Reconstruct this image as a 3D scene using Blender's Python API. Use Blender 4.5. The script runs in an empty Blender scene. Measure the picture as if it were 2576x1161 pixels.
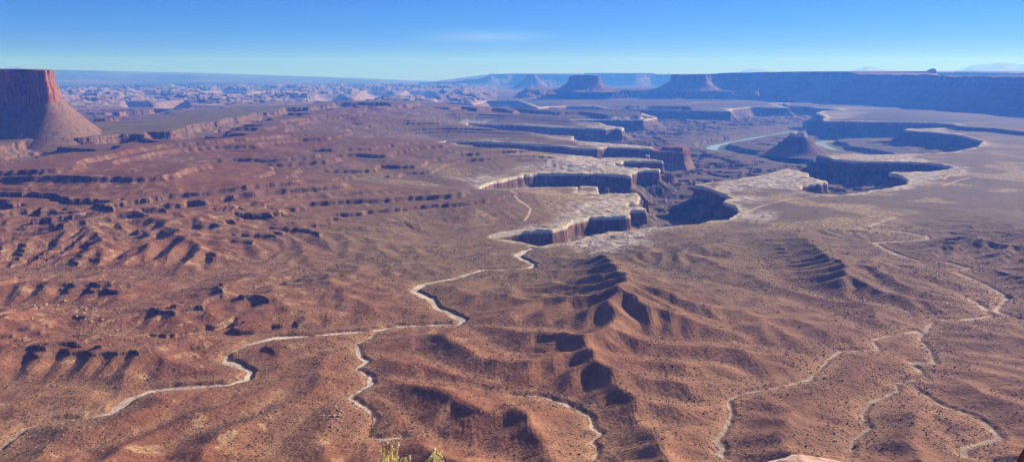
import bpy, math, time
import numpy as np
from mathutils import Vector
T0 = time.time()
F32 = np.float32
C = bpy.context.scene.collection
EYE = 450.0
rng = np.random.default_rng(7)

# ------------------------------------------------------------------ survey helpers
# photo (2576 px wide) bearings -> points on the land at a known elevation
FL = 1839.6; PITCH = math.radians(12.19)
cp, sp_ = math.cos(PITCH), math.sin(PITCH)
def ray(u, v):
    a = (u - 1288.0) / FL; b = (580.5 - v) / FL
    return a, cp + sp_ * b, -sp_ + cp * b
def gp(u, v, z=0.0):
    x, y, w = ray(u, v)
    if w > -0.004: w = -0.004
    t = (EYE - z) / -w
    return (x * t, y * t)
def at_r(u, v, r):
    x, y, w = ray(u, v)
    t = r / math.hypot(x, y)
    return (x * t, y * t, EYE + w * t)
def az_pt(u, r):
    x, y, w = ray(u, 183)
    h = math.hypot(x, y)
    return (x * r / h, y * r / h)

# ------------------------------------------------------------------ noise
def _hash(ix, iy, seed):
    h = ix * np.int64(374761393) + iy * np.int64(668265263) + np.int64(seed * 1442695041)
    h = (h ^ (h >> np.int64(13))) & np.int64(0xFFFFFFFF)
    h = (h * np.int64(1274126177)) & np.int64(0xFFFFFFFF)
    return (h ^ (h >> np.int64(16))) & np.int64(0xFFFFFFFF)
TAB = np.stack([np.cos(np.arange(256) * 2 * np.pi / 256), np.sin(np.arange(256) * 2 * np.pi / 256)], 1).astype(F32)
PERM = rng.permutation(4096).astype(np.int32)
PERM2 = np.concatenate([PERM, PERM])
def _ph(ix, iy, seed):
    return PERM2[(PERM2[(ix + seed * 57) & 4095] + iy) & 4095]
def perlin(x, y, s, seed=0):
    x = x / s + seed * 13.37; y = y / s - seed * 7.77
    fx = np.floor(x); fy = np.floor(y)
    ix = fx.astype(np.int32); iy = fy.astype(np.int32)
    x = (x - fx).astype(F32); y = (y - fy).astype(F32)
    ux = x * x * x * (x * (x * 6 - 15) + 10); uy = y * y * y * (y * (y * 6 - 15) + 10)
    def g(dx, dy):
        h = _ph(ix + dx, iy + dy, seed) & 255
        return TAB[h, 0] * (x - dx) + TAB[h, 1] * (y - dy)
    a = g(0, 0); b = g(1, 0); c = g(0, 1); d = g(1, 1)
    a = a + (b - a) * ux; c = c + (d - c) * ux
    return (a + (c - a) * uy) * F32(1.5)
def fbm(x, y, s, seed=0, o=3, gain=0.5):
    r = 0; a = 1.0
    for i in range(o):
        r = r + perlin(x, y, s / 2.03 ** i, seed + i) * F32(a); a *= gain
    return r
def ridged(x, y, s, seed=0, o=3):
    r = 0; a = 1.0; t = 0
    for i in range(o):
        n = 1 - np.abs(perlin(x, y, s / 2.1 ** i, seed + i))
        r = r + n * n * F32(a); t += a; a *= .5
    return r / F32(t)
def sst(a, b, x):
    t = np.clip((x - a) / (b - a), 0, 1)
    return t * t * (3 - 2 * t)
def gully(x, y, gx, gy, cell, seed):
    m = np.sqrt(gx * gx + gy * gy) + F32(1e-6)
    dx = -gy / m; dy = gx / m
    px = (x / cell).astype(F32); py = (y / cell).astype(F32)
    fx = np.floor(px); fy = np.floor(py)
    ix = fx.astype(np.int32); iy = fy.astype(np.int32)
    px -= fx; py -= fy
    acc = np.zeros_like(px); wt = np.zeros_like(px)
    for i in (-1, 0, 1, 2):
        for j in (-1, 0, 1, 2):
            h = _ph(ix + i, iy + j, seed)
            qx = px - i - ((h & 63) / F32(64) - F32(.5))
            qy = py - j - (((h >> 6) & 63) / F32(64) - F32(.5))
            w = np.exp(F32(-2) * (qx * qx + qy * qy))
            acc += w * np.cos((qx * dx + qy * dy) * F32(6.2832)); wt += w
    return acc / wt

# ------------------------------------------------------------------ polar survey grid of the land
TH0 = math.radians(38.8)
th_in = np.linspace(-TH0, TH0, 1560)
th = np.concatenate([np.linspace(-math.radians(75), -TH0, 60)[:-1], th_in, np.linspace(TH0, math.radians(75), 60)[1:]])
rr = [3.2]
while rr[-1] < 640: rr.append(rr[-1] * 1.035)
rr = [r for r in rr if r < 638]
r = 642.0
while r < 15000: rr.append(r); r *= 1.00175
while r < 30000: rr.append(r); r *= 1.0035
while r < 75000: rr.append(r); r *= 1.012
rr = np.array(rr)
NR, NT = len(rr), len(th)
R = np.repeat(rr[:, None], NT, 1).astype(F32)
TH = np.repeat(th[None, :], NR, 0).astype(F32)
X = (R * np.sin(TH)).astype(F32); Y = (R * np.cos(TH)).astype(F32)
print('grid', NR, NT, NR * NT)

ST = 3
ci = np.unique(np.append(np.arange(0, NR, ST), NR - 1)); cj = np.unique(np.append(np.arange(0, NT, ST), NT - 1))
CX = X[np.ix_(ci, cj)]; CY = Y[np.ix_(ci, cj)]
_fi = np.interp(np.arange(NR), ci, np.arange(len(ci))); _fj = np.interp(np.arange(NT), cj, np.arange(len(cj)))
_i0 = np.minimum(_fi.astype(int), len(ci) - 2); _j0 = np.minimum(_fj.astype(int), len(cj) - 2)
_wi = (_fi - _i0).astype(F32)[:, None]; _wj = (_fj - _j0).astype(F32)[None, :]
def up(c):
    c = c.astype(F32)
    a = c[_i0] * (1 - _wi) + c[_i0 + 1] * _wi
    return a[:, _j0] * (1 - _wj) + a[:, _j0 + 1] * _wj
def segdist(px, py, pts, vals=None, closed=False, best=None, bv=None):
    if best is None: best = np.full(px.shape, 1e12, np.float64)
    if vals is not None and bv is None: bv = np.zeros(px.shape)
    n = len(pts)
    for i in range(n if closed else n - 1):
        ax, ay = pts[i]; bx, by = pts[(i + 1) % n]
        ex, ey = bx - ax, by - ay; L = ex * ex + ey * ey + 1e-9
        t = np.clip(((px - ax) * ex + (py - ay) * ey) / L, 0, 1)
        d = (px - ax - t * ex) ** 2 + (py - ay - t * ey) ** 2
        if vals is None: best = np.minimum(best, d)
        else:
            m = d < best; best = np.where(m, d, best)
            bv = np.where(m, vals[i] * (1 - t) + vals[(i + 1) % n] * t, bv)
    return (best, bv) if vals is not None else best
def inside(px, py, pts):
    c = np.zeros(px.shape, bool); n = len(pts)
    for i in range(n):
        ax, ay = pts[i]; bx, by = pts[(i + 1) % n]
        if ay == by: continue
        m = ((ay > py) != (by > py)) & (px < (bx - ax) * (py - ay) / (by - ay) + ax)
        c ^= m
    return c
def sdf(pts):   # > 0 outside, metres
    pts = [tuple(p) for p in pts]
    d = np.sqrt(segdist(CX, CY, pts, closed=True))
    return up(np.where(inside(CX, CY, pts), -d, d))
def G(lst, z=0.0): return [gp(u, v, z) for u, v in lst]
def linedist(lines):
    b = None
    for l in lines: b = segdist(CX, CY, l, best=b)
    return up(np.sqrt(b))

# ------------------------------------------------------------------ surveyed features
RIM = [(1107,256),(1189,261),(1215,257),(1219,252),(1303,252.4),(1312,255.3),(1330,262.7),(1353,271),(1380,268),(1426,266.2),(1494,266.2),(1508,270),(1538,275),(1626,275),(1743,277.3),(1824,278.8),(1836,279),(1841,273.4),(1889,269),(1984,270.7),(1936,259.8),(1977,258.6),(1981,265.6),(2039,268),(2073,272.4),(2117,275.8),(2070,279.2),(2052,284.3),(2076,293),(2068,299.7),(2073,304.1),(2175,304.8),(2277,306.8),(2346,308.2),(2410,311.6),(2417,315),(2400,319.5),(2346,322.5),(2291,323.2),(2277,326.3),(2305,329.7),(2346,331.4),(2400,337.2),(2441,345.7),(2468,354),(2471,361),(2448,371),(2400,380.4),(2346,385.2),(2294,386.6),(2243,388),(2175,388),(2107,386),(2073,385.5),(2056,389.3),(2083,393.4),(2100,400.2),(2134,404.3),(2175,406.3),(2243,406.3),(2328,408),(2366,412),(2390,417.2),(2393,421.3),(2380,425.8),(2346,430.2),(2294,432),(2250,432),(2231,435),(2257,437.7),(2277,446),(2287,453),(2283,461.5),(2257,469),(2209,474.5),(2162,482),(2121,488.8),(2090,489.5),(2052,486),(2025,478.6),(2018,470),(2021,463),(2081,458.5),(2083,455.4),(2050,449),(2032,444),(2022,432.6),(1995,427.5),(1981,421.3),(1957,430.9),(1916,441),(1855,448.6),(1800,455.4),(1771,461),(1751,463.5),(1752,466),(1771,467),(1787,473.5),(1811,483.7),(1828,488.8),(1839,495.6),(1814,506.5),(1828,511),(1848,516),(1859,523),(1855,533),(1834,552),(1787,556.3),(1763,562),(1755,563.4),(1674,567.7),(1593,575.8),(1533,582),(1473,591.5),(1438,606.4),(1384,613),(1354,617.3),(1327,613),(1316,606.5),(1278,601),(1236,597),(1233,592),(1246,590),(1295,582),(1346,578),(1392,578),(1408,572.6),(1425,564.4),(1444,553.6),(1465,549.5),(1482,544),(1571,541.4),(1583,540),(1584,528),(1628,526.5),(1625,521),(1587,517),(1579,511.6),(1603,505),(1607,494),(1603,484.5),(1571,486.4),(1538,487),(1511,490),(1500,488),(1498,468.8),(1459,468.6),(1462,488),(1449,480.5),(1454,469),(1403,469.5),(1349,471),(1273,475),(1249,475),(1211,473.7),(1208,468.3),(1240,457.4),(1300,442.5),(1316,438.5),(1354,435),(1403,435),(1484,435.8),(1565,438.5),(1587,442.5),(1590,433),(1606,429),(1636,427.6),(1659,427.6),(1659,424),(1571,421),(1545,416),(1544,410),(1565,408.7),(1571,404.6),(1620,403.8),(1663,404.6),(1647,401),(1614,396.5),(1538,395),(1511,398),(1471,392.4),(1403,387),(1322,383),(1268,375.5),(1227,372),(1171,369),(1134,363.7),(1104,357),(1122,354),(1142,354),(1216,355),(1289,359.3),(1362,363.7),(1421,366.7),(1450,371),(1505,372.5),(1526,369),(1642,373),(1640,368.1),(1450,354),(1441,349),(1441,342.4),(1333,336.5),(1224,325.7),(1215,321),(1171,313),(1178,309),(1233,312),(1303,313),(1362,317),(1421,320),(1479,321.3),(1520,323.6),(1550,321.3),(1564,325),(1567,319.8),(1526,316),(1509,309),(1450,305.2),(1415,303.1),(1430,301.3),(1509,300.8),(1614,300.8),(1620,302),(1652,295),(1614,283.8),(1538,282),(1400,284),(1200,283),(1107,274)]
VOID2 = [(790,246),(796,238),(860,237),(872,246),(890,246),(915,229),(985,229),(995,240),(1008,238),(1020,229),(1087,229),(1100,238),(1110,253),(1000,256),(850,260),(800,256)]
VOID3 = [(300,268),(309,256),(373,256),(385,267),(402,262),(430,256),(470,253),(482,272),(470,280),(380,276),(310,276)]
VOID4 = [(265,295),(284,290),(300,292),(316,287),(380,285),(392,281),(420,282),(446,286),(400,292),(300,299)]
VOID5 = [(500,232),(560,228),(620,231),(700,228),(740,233),(690,238),(600,240),(520,240)]
BENCH_U = [(-500,395),(-100,380),(0,362),(60,353),(140,349),(230,345),(300,336),(360,338),(372,330),(430,330),(470,316),(545,304),(600,292),(640,281),(700,277),(712,270),(780,270),(792,266),(835,263),(841,257.5),(905,257),(970,257),(985,263),(1020,261),(1048,257),(1050,253),(960,252),(830,254.5),(780,262),(690,266),(600,268),(510,276),(430,291),(330,303),(247,307),(150,304),(0,300),(-600,300)]
WEST_SHELF = [(1330,226),(1400,224.5),(1500,226),(1600,226),(1760,228),(1900,229.5),(1900,222),(1600,220),(1330,221)]
MESAS = [ # (polygon, top z, cliff, talus slope)
 ([(739,323),(834,326),(900,330),(1000,333),(1030,329),(1069,332),(1126,333),(1160,329),(1200,337),(1230,343),(1300,343),(1335,350),(1400,357),(1405,352),(1330,339),(1224,325),(1100,319),(900,315),(739,318)], 40, 16, .62),
 ([(902,384),(925,388),(950,384),(990,387),(1030,390),(1069,386),(1090,390),(1140,386),(1165,391),(1200,388),(1268,400),(1290,392),(1250,384),(1180,378),(1100,374),(1000,374),(902,380)], 34, 16, .6),
 ([(805,355),(860,358),(905,362),(958,370),(966,362),(1000,356),(1085,358),(1095,352),(1000,346),(900,348)], 32, 12, .6),
 ([(655,372),(700,372),(725,370),(805,370),(815,374),(800,362),(700,363)], 34, 14, .6),
 ([(684,396),(775,396),(780,391),(690,391)], 26, 10, .6),
 ([(1108,272),(1160,277),(1190,280),(1230,277),(1289,280),(1340,284),(1400,285),(1460,283),(1540,290),(1612,289),(1608,280),(1500,278),(1400,277),(1300,273),(1200,268),(1120,266)], 42, 18, .6),
 ([(1080,292),(1130,297),(1180,300),(1250,299),(1300,301),(1330,303),(1328,297),(1250,293),(1150,290)], 30, 10, .6),
 ([(20,549),(80,551),(130,560),(142,567),(150,558),(120,543),(20,537)], 58, 16, .55),
 ([(55,590),(130,587),(200,588),(275,584),(330,577),(380,580),(392,563),(440,566),(500,580),(545,592),(565,612),(610,612),(600,588),(520,562),(420,550),(300,562),(150,574),(55,578)], 48, 14, .55),
 ([(575,548),(600,540),(640,547),(665,560),(695,564),(702,578),(712,560),(700,550),(640,532),(590,530)], 44, 14, .55),
 ([(113,668),(150,664),(180,674),(220,664),(250,674),(275,672),(300,668),(280,655),(150,652)], 48, 12, .5),
 ([(432,668),(460,648),(480,656),(500,668),(520,690),(545,690),(530,655),(480,636),(440,640)], 34, 10, .4),
 ([(703,553),(795,560),(860,560),(900,556),(941,560),(968,554),(1011,549),(1054,562),(1070,560),(1011,542),(960,546),(860,550),(720,546)], 30, 10, .5),
 ([(709,640),(740,634),(770,640),(792,652),(800,642),(770,630),(720,628)], 34, 10, .5),
 ([(779,588),(880,591),(980,583),(1100,583),(1183,580),(1183,577),(1100,579),(980,579),(880,586),(785,584)], 18, 6, .4),
 ([(0,470),(70,474),(150,482),(190,476),(150,462),(60,452),(0,448)], 62, 8, .5),
 ([(545,462),(600,464),(640,462),(692,466),(700,460),(640,454),(560,456)], 30, 9, .5),
 ([(0,520),(60,516),(130,510),(200,506),(260,500),(330,490),(360,486),(355,483),(300,486),(200,498),(100,506),(0,512)], 50, 7, .45),
 ([(2375,309),(2420,318),(2500,322),(2570,330),(2650,335),(2650,318),(2560,312),(2460,308)], 34, 12, .5),
 ([(1030,262),(1060,266),(1090,263),(1128,270),(1150,269),(1120,258),(1060,255),(1030,255)], 112, 26, .55),
 ([(1040,284),(1090,279),(1130,281),(1160,277),(1200,280),(1240,277),(1289,281),(1300,278),(1230,272),(1150,268),(1040,268)], 74, 20, .55),
 ([(50,361),(90,358),(140,364),(200,362),(232,362),(244,372),(262,360),(300,358),(368,358),(374,350),(300,348),(50,352)], 128, 46, .7),
 ([(870,292),(920,297),(950,293),(980,306),(1040,300),(1065,303),(1100,308),(1130,303),(1160,306),(1180,300),(1100,294),(1000,290),(900,286)], 70, 15, .6),
 ([(560,330),(590,336),(620,336),(660,331),(700,333),(760,334),(790,329),(820,330),(760,324),(640,323)], 66, 13, .6),
 ([(400,373),(440,371),(470,377),(540,370),(600,376),(604,368),(480,363)], 66, 13, .6),
 ([(450,352),(490,353),(520,358),(600,352),(650,356),(640,347),(520,345)], 72, 13, .6),
 ([(500,395),(560,399),(640,396),(690,401),(700,395),(600,389),(510,389)], 50, 11, .6),
 ([(820,410),(900,414),(960,411),(1040,415),(1100,412),(1080,407),(940,405),(840,405)], 24, 8, .5),
 ([(216,409),(250,402),(275,421),(320,433),(332,428),(285,400),(240,394)], 74, 24, .6),
 ([(417,441),(455,450),(520,453),(560,452),(578,461),(585,447),(520,444),(430,436)], 50, 20, .6),
 ([(360,403),(390,399),(425,409),(447,408),(430,398),(390,392)], 82, 20, .6),
 ([(644,345),(680,348),(700,355),(706,347),(670,339),(644,339)], 60, 16, .6),
 ([(640,490),(697,495),(730,489),(796,491),(800,485),(700,484),(644,485)], 34, 9, .5),
 ([(735,461),(762,464),(800,461),(790,456),(740,456)], 30, 9, .5),
 ([(0,605),(45,612),(60,600),(40,592),(0,590)], 50, 12, .5),
 ([(1573,268),(1600,259),(1640,264),(1680,258),(1720,262),(1746,272),(1700,266),(1640,268)], 45, 8, .45),
 ([(1240,397),(1262,407),(1300,409),(1262,392)], 10, 4, .4),
 ([(690,859),(640,848),(690,838),(780,832),(860,838),(905,842),(800,853)], 16, 11, .3), ([(935,838),(950,828),(1000,824),(1080,826),(1040,830),(1000,832)], 12, 9, .3),
 ([(612,905),(640,916),(640,932),(668,930),(674,912),(650,902)], 15, 10, .35), ([(290,980),(350,966),(430,958),(500,964),(560,974),(572,981),(430,988),(380,993),(310,996)], 17, 12, .35),
 ([(318,1048),(335,1030),(360,1022),(352,1042)], 12, 9, .35), ([(95,1076),(115,1062),(160,1056),(205,1062),(214,1066),(130,1073)], 13, 10, .35),
 ([(1098,746),(1125,745),(1150,756),(1195,770),(1205,788),(1200,822),(1184,812),(1166,798),(1128,780),(1108,760)], 20, 11, .4), ([(905,905),(930,893),(980,905),(1000,915),(950,922),(925,918)], 14, 9, .4),
 ([(880,1012),(910,1000),(960,1010),(1000,1040),(990,1060),(945,1060),(925,1040),(890,1022)], 16, 10, .4), ([(1165,820),(1180,828),(1210,838),(1230,832),(1200,820)], 12, 9, .35),
]
RIDGES = [ # (u, v, height)
 [(1500,638,34),(1545,652,26),(1545,690,30),(1540,740,30),(1520,790,32),(1502,830,34),(1497,880,35),(1530,930,42),(1560,980,46),(1590,1050,50),(1620,1161,52),(1640,1260,50)],
 [(1500,638,34),(1460,650,20)], [(1545,690,28),(1480,690,30),(1430,698,22)], [(1540,725,30),(1470,725,22),(1390,730,12)],
 [(1535,757,30),(1470,757,24),(1400,762,15)], [(1515,800,32),(1440,800,26),(1350,792,20),(1270,785,14)],
 [(1502,832,34),(1430,828,28),(1340,815,24),(1260,812,22),(1200,800,14)], [(1497,865,34),(1420,858,27),(1330,850,24),(1230,848,22)],
 [(1510,905,38),(1440,896,33),(1380,888,27),(1300,880,24)], [(1535,940,42),(1440,940,36),(1360,925,30)],
 [(1118,856,34),(1145,885,32),(1162,907,31),(1216,934,30),(1288,945,30),(1350,960,28)],
 [(930,937,22),(978,934,28),(1054,944,32),(1102,985,34),(1156,1015,32),(1210,1045,30),(1260,1062,26)],
 [(938,982,20),(985,982,26),(1030,990,30),(1075,1030,28),(1050,1060,18)],
 [(1016,1076,22),(1070,1080,32),(1129,1106,36),(1200,1130,38),(1260,1170,38)],
 [(1290,1030,30),(1340,1060,38),(1390,1095,38),(1400,1161,36)],
 [(1560,985,46),(1500,1000,34),(1440,990,26)], [(1585,1040,48),(1530,1050,36)], [(1600,1090,50),(1550,1105,36)],
 [(1540,740,30),(1600,778,30),(1680,815,26),(1790,845,18),(1860,850,12)], [(1502,830,34),(1580,838,32),(1660,850,28),(1760,862,24),(1900,872,14)],
 [(1497,880,35),(1590,885,34),(1700,893,30),(1790,890,30),(1850,905,24),(1910,930,14)], [(1530,930,42),(1620,930,38),(1700,942,34),(1780,968,26)],
 [(1560,980,45),(1650,985,40),(1730,1000,30)], [(1590,1050,50),(1680,1050,42),(1760,1065,28)], [(1610,1110,50),(1700,1120,42),(1760,1150,32)],
 [(1900,1055,22),(1960,1075,30),(2030,1085,28),(2090,1100,18)], [(1890,1130,24),(1950,1140,32),(2050,1161,30)],
 [(2180,1161,20),(2215,1110,26),(2240,1060,22)], [(2290,1161,30),(2300,1100,30),(2290,1050,24),(2270,1020,14)], [(2560,1161,34),(2550,1080,28),(2500,1030,20),(2430,990,16)],
 [(1986,626,20),(2040,628,28),(2072,669,32),(2110,702,42),(2158,723,38),(2266,761,26)], [(2200,640,10),(2180,660,18),(2240,700,20),(2300,730,16)],
 [(2310,594,20),(2396,594,28),(2417,615,30),(2525,640,26),(2620,660,26)], [(2471,672,20),(2520,690,26),(2620,725,26)], [(1560,655,16),(1640,648,20),(1720,660,16)], [(1700,640,12),(1770,620,16),(1830,640,12)],
 [(460,1110,26),(520,1070,34),(560,1060,34),(600,1050,22)], [(260,1180,30),(330,1130,34),(420,1120,26)], [(20,900,40),(100,880,44),(180,890,34)], [(620,840,14),(680,832,26),(760,828,26),(850,838,20),(930,828,16)],
 [(250,968,16),(330,955,26),(420,945,28),(500,950,24),(560,962,14)], [(60,1068,18),(110,1055,26),(190,1055,24)], [(410,860,16),(450,845,20),(490,830,18)], [(600,790,16),(640,770,24),(690,745,22)], [(760,730,14),(800,712,20)],
 [(0,760,38),(100,740,44),(200,735,36),(300,745,28)], [(40,640,40),(150,625,44),(260,640,38)], [(330,650,36),(420,640,40),(500,645,36),(560,660,28)], [(500,745,18),(560,735,26),(640,715,28),(700,700,18)],
 [(330,830,34),(400,800,38),(500,790,32)], [(60,830,44),(180,815,44),(280,830,36)], [(220,905,38),(320,890,36),(430,900,28)], [(880,760,10),(940,735,18),(1010,720,14)], [(1150,940,24),(1120,900,28)],
 [(1300,630,8),(1400,640,14),(1450,655,10)], [(1190,760,14),(1240,745,18),(1300,760,16),(1340,790,14)],
]
WASH_MAIN = [(-60,1190),(0,1150),(60,1100),(130,1078),(215,1070),(280,1058),(330,1020),(380,1000),(430,995),(575,984),(622,970),(632,948),(600,932),(565,922),(570,905),(620,882),(690,865),(800,858),(930,845),(1000,832),(1150,826),(1165,815),(1130,797),(1100,783),(1085,762),(1040,742),(1060,725),(1140,710),(1210,685),(1330,675),(1342,662),(1300,640),(1322,624),(1345,619)]
WASHES = [ (WASH_MAIN, 5.6),
 ([(985,836),(955,845),(925,868),(895,880),(905,915),(925,925),(895,945),(930,965),(932,985),(905,1000),(877,1018),(920,1045),(945,1075),(930,1100),(925,1118),(960,1125),(1010,1118)], 3.0),
 ([(1288,1009),(1358,1012),(1423,1031),(1482,1063),(1488,1090),(1509,1106),(1485,1128),(1501,1144),(1493,1170)], 2.4),
 ([(1815,1165),(1808,1155),(1817,1144),(1800,1123),(1822,1096),(1838,1052),(1827,1020),(1860,1004),(1932,990),(2034,966),(2083,912),(2110,893),(2169,890),(2207,888),(2191,863),(2229,853),(2310,839)], 2.6),
 ([(2137,1165),(2137,1149),(2140,1122),(2185,1090),(2164,1058),(2185,1025),(2255,993),(2250,975),(2272,966)], 2.8),
 ([(2423,1160),(2423,1138),(2509,1117),(2493,1090),(2450,1060),(2363,1031),(2309,993),(2272,966),(2326,960),(2288,920),(2347,920),(2336,890),(2309,858),(2347,810),(2417,812),(2493,801),(2460,772),(2428,755),(2531,753),(2471,718),(2401,688),(2439,680),(2385,666),(2309,661),(2255,645),(2196,615),(2331,607),(2331,597),(2266,586),(2185,572),(2255,548)], 3.2),
 ([(2576,812),(2500,790),(2531,753)], 3.0),
]
GULLY_LINES = [ [(930,965),(1010,968),(1110,975),(1190,985),(1240,1000),(1288,1009)], [(905,915),(960,905),(1040,905),(1100,925),(1180,955),(1260,975)], [(932,985),(900,1005),(960,1015),(1010,1045),(1060,1095),(1110,1125),(1200,1150),(1290,1180)],
 [(1170,826),(1260,832),(1350,836),(1440,845)], [(1170,826),(1230,875),(1290,905),(1340,905)], [(1342,662),(1400,675),(1440,680)], [(1200,740),(1280,725),(1370,712),(1420,715)],
 [(216,1161),(372,1101),(464,1052),(572,1015),(644,990),(730,944),(746,918),(800,899),(892,885)], [(420,1161),(470,1120),(640,1060),(720,1010)], [(644,740),(752,713),(806,691),(860,672),(1022,664),(1130,653),(1237,624),(1322,624)],
 [(1932,990),(1800,960),(1720,965),(1640,955)], [(1932,990),(1880,950),(1820,925),(1700,918),(1600,910)], [(2083,912),(1960,890),(1850,875),(1650,868)], [(1822,1096),(1740,1090),(1660,1085)], [(1838,1052),(1760,1035),(1660,1015)],
 [(2229,853),(2100,800),(1980,760),(1850,730),(1700,690),(1640,680)], [(1850,600),(1900,640),(1935,690),(2000,730),(2100,760)], [(2310,839),(2280,790),(2150,760)], [(1560,575),(1600,600),(1700,610),(1840,600)],
 [(0,800),(120,790),(300,800),(420,760),(560,700),(644,680)], [(0,700),(160,710),(330,700),(430,720),(500,712),(600,690),(800,690)], [(0,1000),(150,985),(260,1000),(330,1020)], [(200,860),(300,850),(420,870),(520,850),(620,882)], [(680,1161),(740,1090),(800,1040),(870,1016)] ]
ROADS = [ ([(1284,492.7),(1291,502),(1286,513),(1305,526.5),(1335,537),(1330,548),(1319,559)], 4.0),
 ([(1882,541.6),(1876,533),(1916,518),(1960,508),(1995,500.7),(2059,494),(2114,492),(2180,488)], 4.5),
 ([(2376,451),(2378,446),(2414,437.7),(2427,432.6),(2417,425.8)], 6.0), ([(2330,470),(2370,468),(2410,455),(2440,448)], 5.0),
 ([(1470,604),(1520,588),(1600,580)], 3.5), ([(1610,598),(1590,590),(1620,582),(1700,574)], 3.5) ]
RIVER = [(2010,330),(1960,338),(1899,347.4),(1868,354.2),(1828,361),(1800,366),(1787,376.4),(1817,383.9),(1851,389.3),(1905,397),(1964,406),(1995,417),(2039,424),(2110,424),(2190,410),(2190,394),(2141,387),(2090,375),(2058,360),(2085,355),(2120,354),(2230,352)]

# ------------------------------------------------------------------ heights
W = np.maximum(F32(3), R * F32(.0024))           # width of a cliff face in plan
warp = fbm(X, Y, 260, 3, 4) * 26 + perlin(X, Y, 24, 9) * 3.0
sharp = np.abs(perlin(X, Y, 70, 17)) * 14
d_can = -sdf(G(RIM)) # > 0 inside the canyon
fade = np.clip(R / 2500, .35, 1.3)
dc = d_can + (warp * .42 - sharp * .8 + 4) * fade
def near_void(pts): return -sdf(G(pts)) + warp * 1.6
dv2 = np.maximum.reduce([near_void(p) for p in (VOID2, VOID3, VOID4, VOID5)])
wash_d = []
for pts, hw in WASHES: wash_d.append((linedist([G(pts, 3)]), hw))
dw = np.minimum.reduce([d - hw * 2 for d, hw in wash_d])
dg = linedist([G(l, 6) for l in GULLY_LINES])
b = None; bv = None
for l in RIDGES:
    hk = [h * (1.0 if (1370 < u < 1620 and v < 890) else .62) for u, v, h in l]
    pts = [gp(u, v, k_ + 6) for (u, v, h), k_ in zip(l, hk)]
    b, bv = segdist(CX, CY, pts, hk, best=b, bv=bv)
dr = up(np.sqrt(b)); RH = up(bv)
print('dist', time.time() - T0)
wn = fbm(X, Y, 130, 21, 3)
dval = np.minimum(np.minimum(np.maximum(dw, 0), dg + 6), np.maximum(-dc - 60, 0) * .8) 
dval = np.maximum(dval + wn * 10 * sst(10, 60, dval), 0)
drw = np.maximum(dr + np.abs(fbm(X, Y, 60, 25, 2)) * 10, 0)
t = dval / (dval + drw + 4)
hill = np.minimum(RH * (.35 * t + .65 * sst(0, 1, t)), .33 * dval) * np.exp(-(dr / 620) ** 2)
bench = 10 * sst(0, 1500, -dc) + fbm(X, Y, 900, 31, 3) * 5 * sst(100, 900, -dc)
azl = sst(.15, -.35, TH)                       # towards the east: higher, rougher ground
azl = np.maximum(azl, sst(.1, -.1, TH) * sst(1500, 2300, R) * .9)
rough = (.55 + .55 * azl) * sst(90, 520, -dc) * sst(0, 160, dval)
XA = X * F32(.42)
fr = ridged(XA + wn * 20, Y, 430, 41, 2)
fr2 = ridged(XA, Y, 900, 45, 2)
midl = sst(1500, 2300, R) * sst(.12, -.05, TH)
hills2 = (sst(.2, 1, fr) * (8 + 10 * midl) + fr2 * (15 + 26 * midl) * azl) * rough * sst(14500, 8000, R)
def blur(A, k):
    for ax in (0, 1):
        for _ in range(2):
            pw = [(0, 0), (0, 0)]; pw[ax] = (k + 1, k)
            cs = np.cumsum(np.pad(A.astype(np.float64), pw, mode='edge'), axis=ax)
            n_ = A.shape[ax]; lo = [slice(None)] * 2; hi = [slice(None)] * 2; lo[ax] = slice(0, n_); hi[ax] = slice(2 * k + 1, 2 * k + 1 + n_)
            A = ((cs[tuple(hi)] - cs[tuple(lo)]) / (2 * k + 1)).astype(F32)
    return A
hill = blur(hill, 6)
Z = bench + np.maximum(hill, hills2 * .9) + .25 * np.minimum(hill, hills2)
dU = sdf(G(BENCH_U, 150)) + (warp * 1.3 - sharp * 1.5)
dU2 = np.maximum(dU + fbm(X, Y, 420, 55, 4) * 130 * sst(0, 260, dU), 0) * sst(-1, 30, dU)
zU_out = 122 - 60 * (1 - np.exp(-dU2 / 190)) - 62 * (1 - np.exp(-dU2 / 1500))
zU = zU_out + 9 * sst(W, 0, dU) + 19 * sst(50, 0, dU)
behindU = sst(0, 500, Y - 1.0 * R * .0 - 1e9)  # placeholder, always 0
# beyond the bench the land falls straight to the white rim
backside = (dU > 0) & (inside(X, Y, [tuple(p) for p in G([(-900,295),(0,303),(150,306),(250,309),(335,305),(430,294),(515,278),(600,271),(700,268),(790,263),(835,256),(1000,253.5),(1046,253),(1046,210),(-900,210)], 120)]))
zU = np.where(backside, 122 - dU * .5, zU)
zU = np.where(dU < 0, zU + fbm(X, Y, 400, 51, 3) * 5, zU)
left_tail = np.where(backside, 0, 1)
Z = np.where(dU < 0, zU, np.where(backside, np.maximum(zU, Z), zU * sst(80, 420, -dc) + Z * sst(0, 350, dU)))
def mesa(Z, d, top, cliff, slope, n=0):
    if top < 100 and np.mean([p[1] for p in poly]) < 480: cliff = cliff * 1.7
    if 20 < top < 100 and len(poly) != 0 and np.mean([p[1] for p in poly]) < 640: top = np.maximum(top, np.minimum(ZB + cliff * 1.25, top + 45))
    elif top < 21: top = np.maximum(top, np.minimum(ZB + 4, top + 12))
    zz = top + n - cliff * sst(0, 1, d / W) - np.maximum(d - W, 0) * slope
    return np.maximum(Z, zz)
mw = warp * .55 - sharp * .9
ZB = blur(Z, 24)
mesa_top = np.zeros(X.shape, bool)
for poly, top, cliff, slope in MESAS:
    d = sdf(G(poly, top)) + mw
    zz = Z.copy(); Z = mesa(Z, d, top, cliff, slope); mesa_top |= (d < 0)
d = sdf(G(WEST_SHELF, 150)) + warp * 3 - sharp * 4
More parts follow.
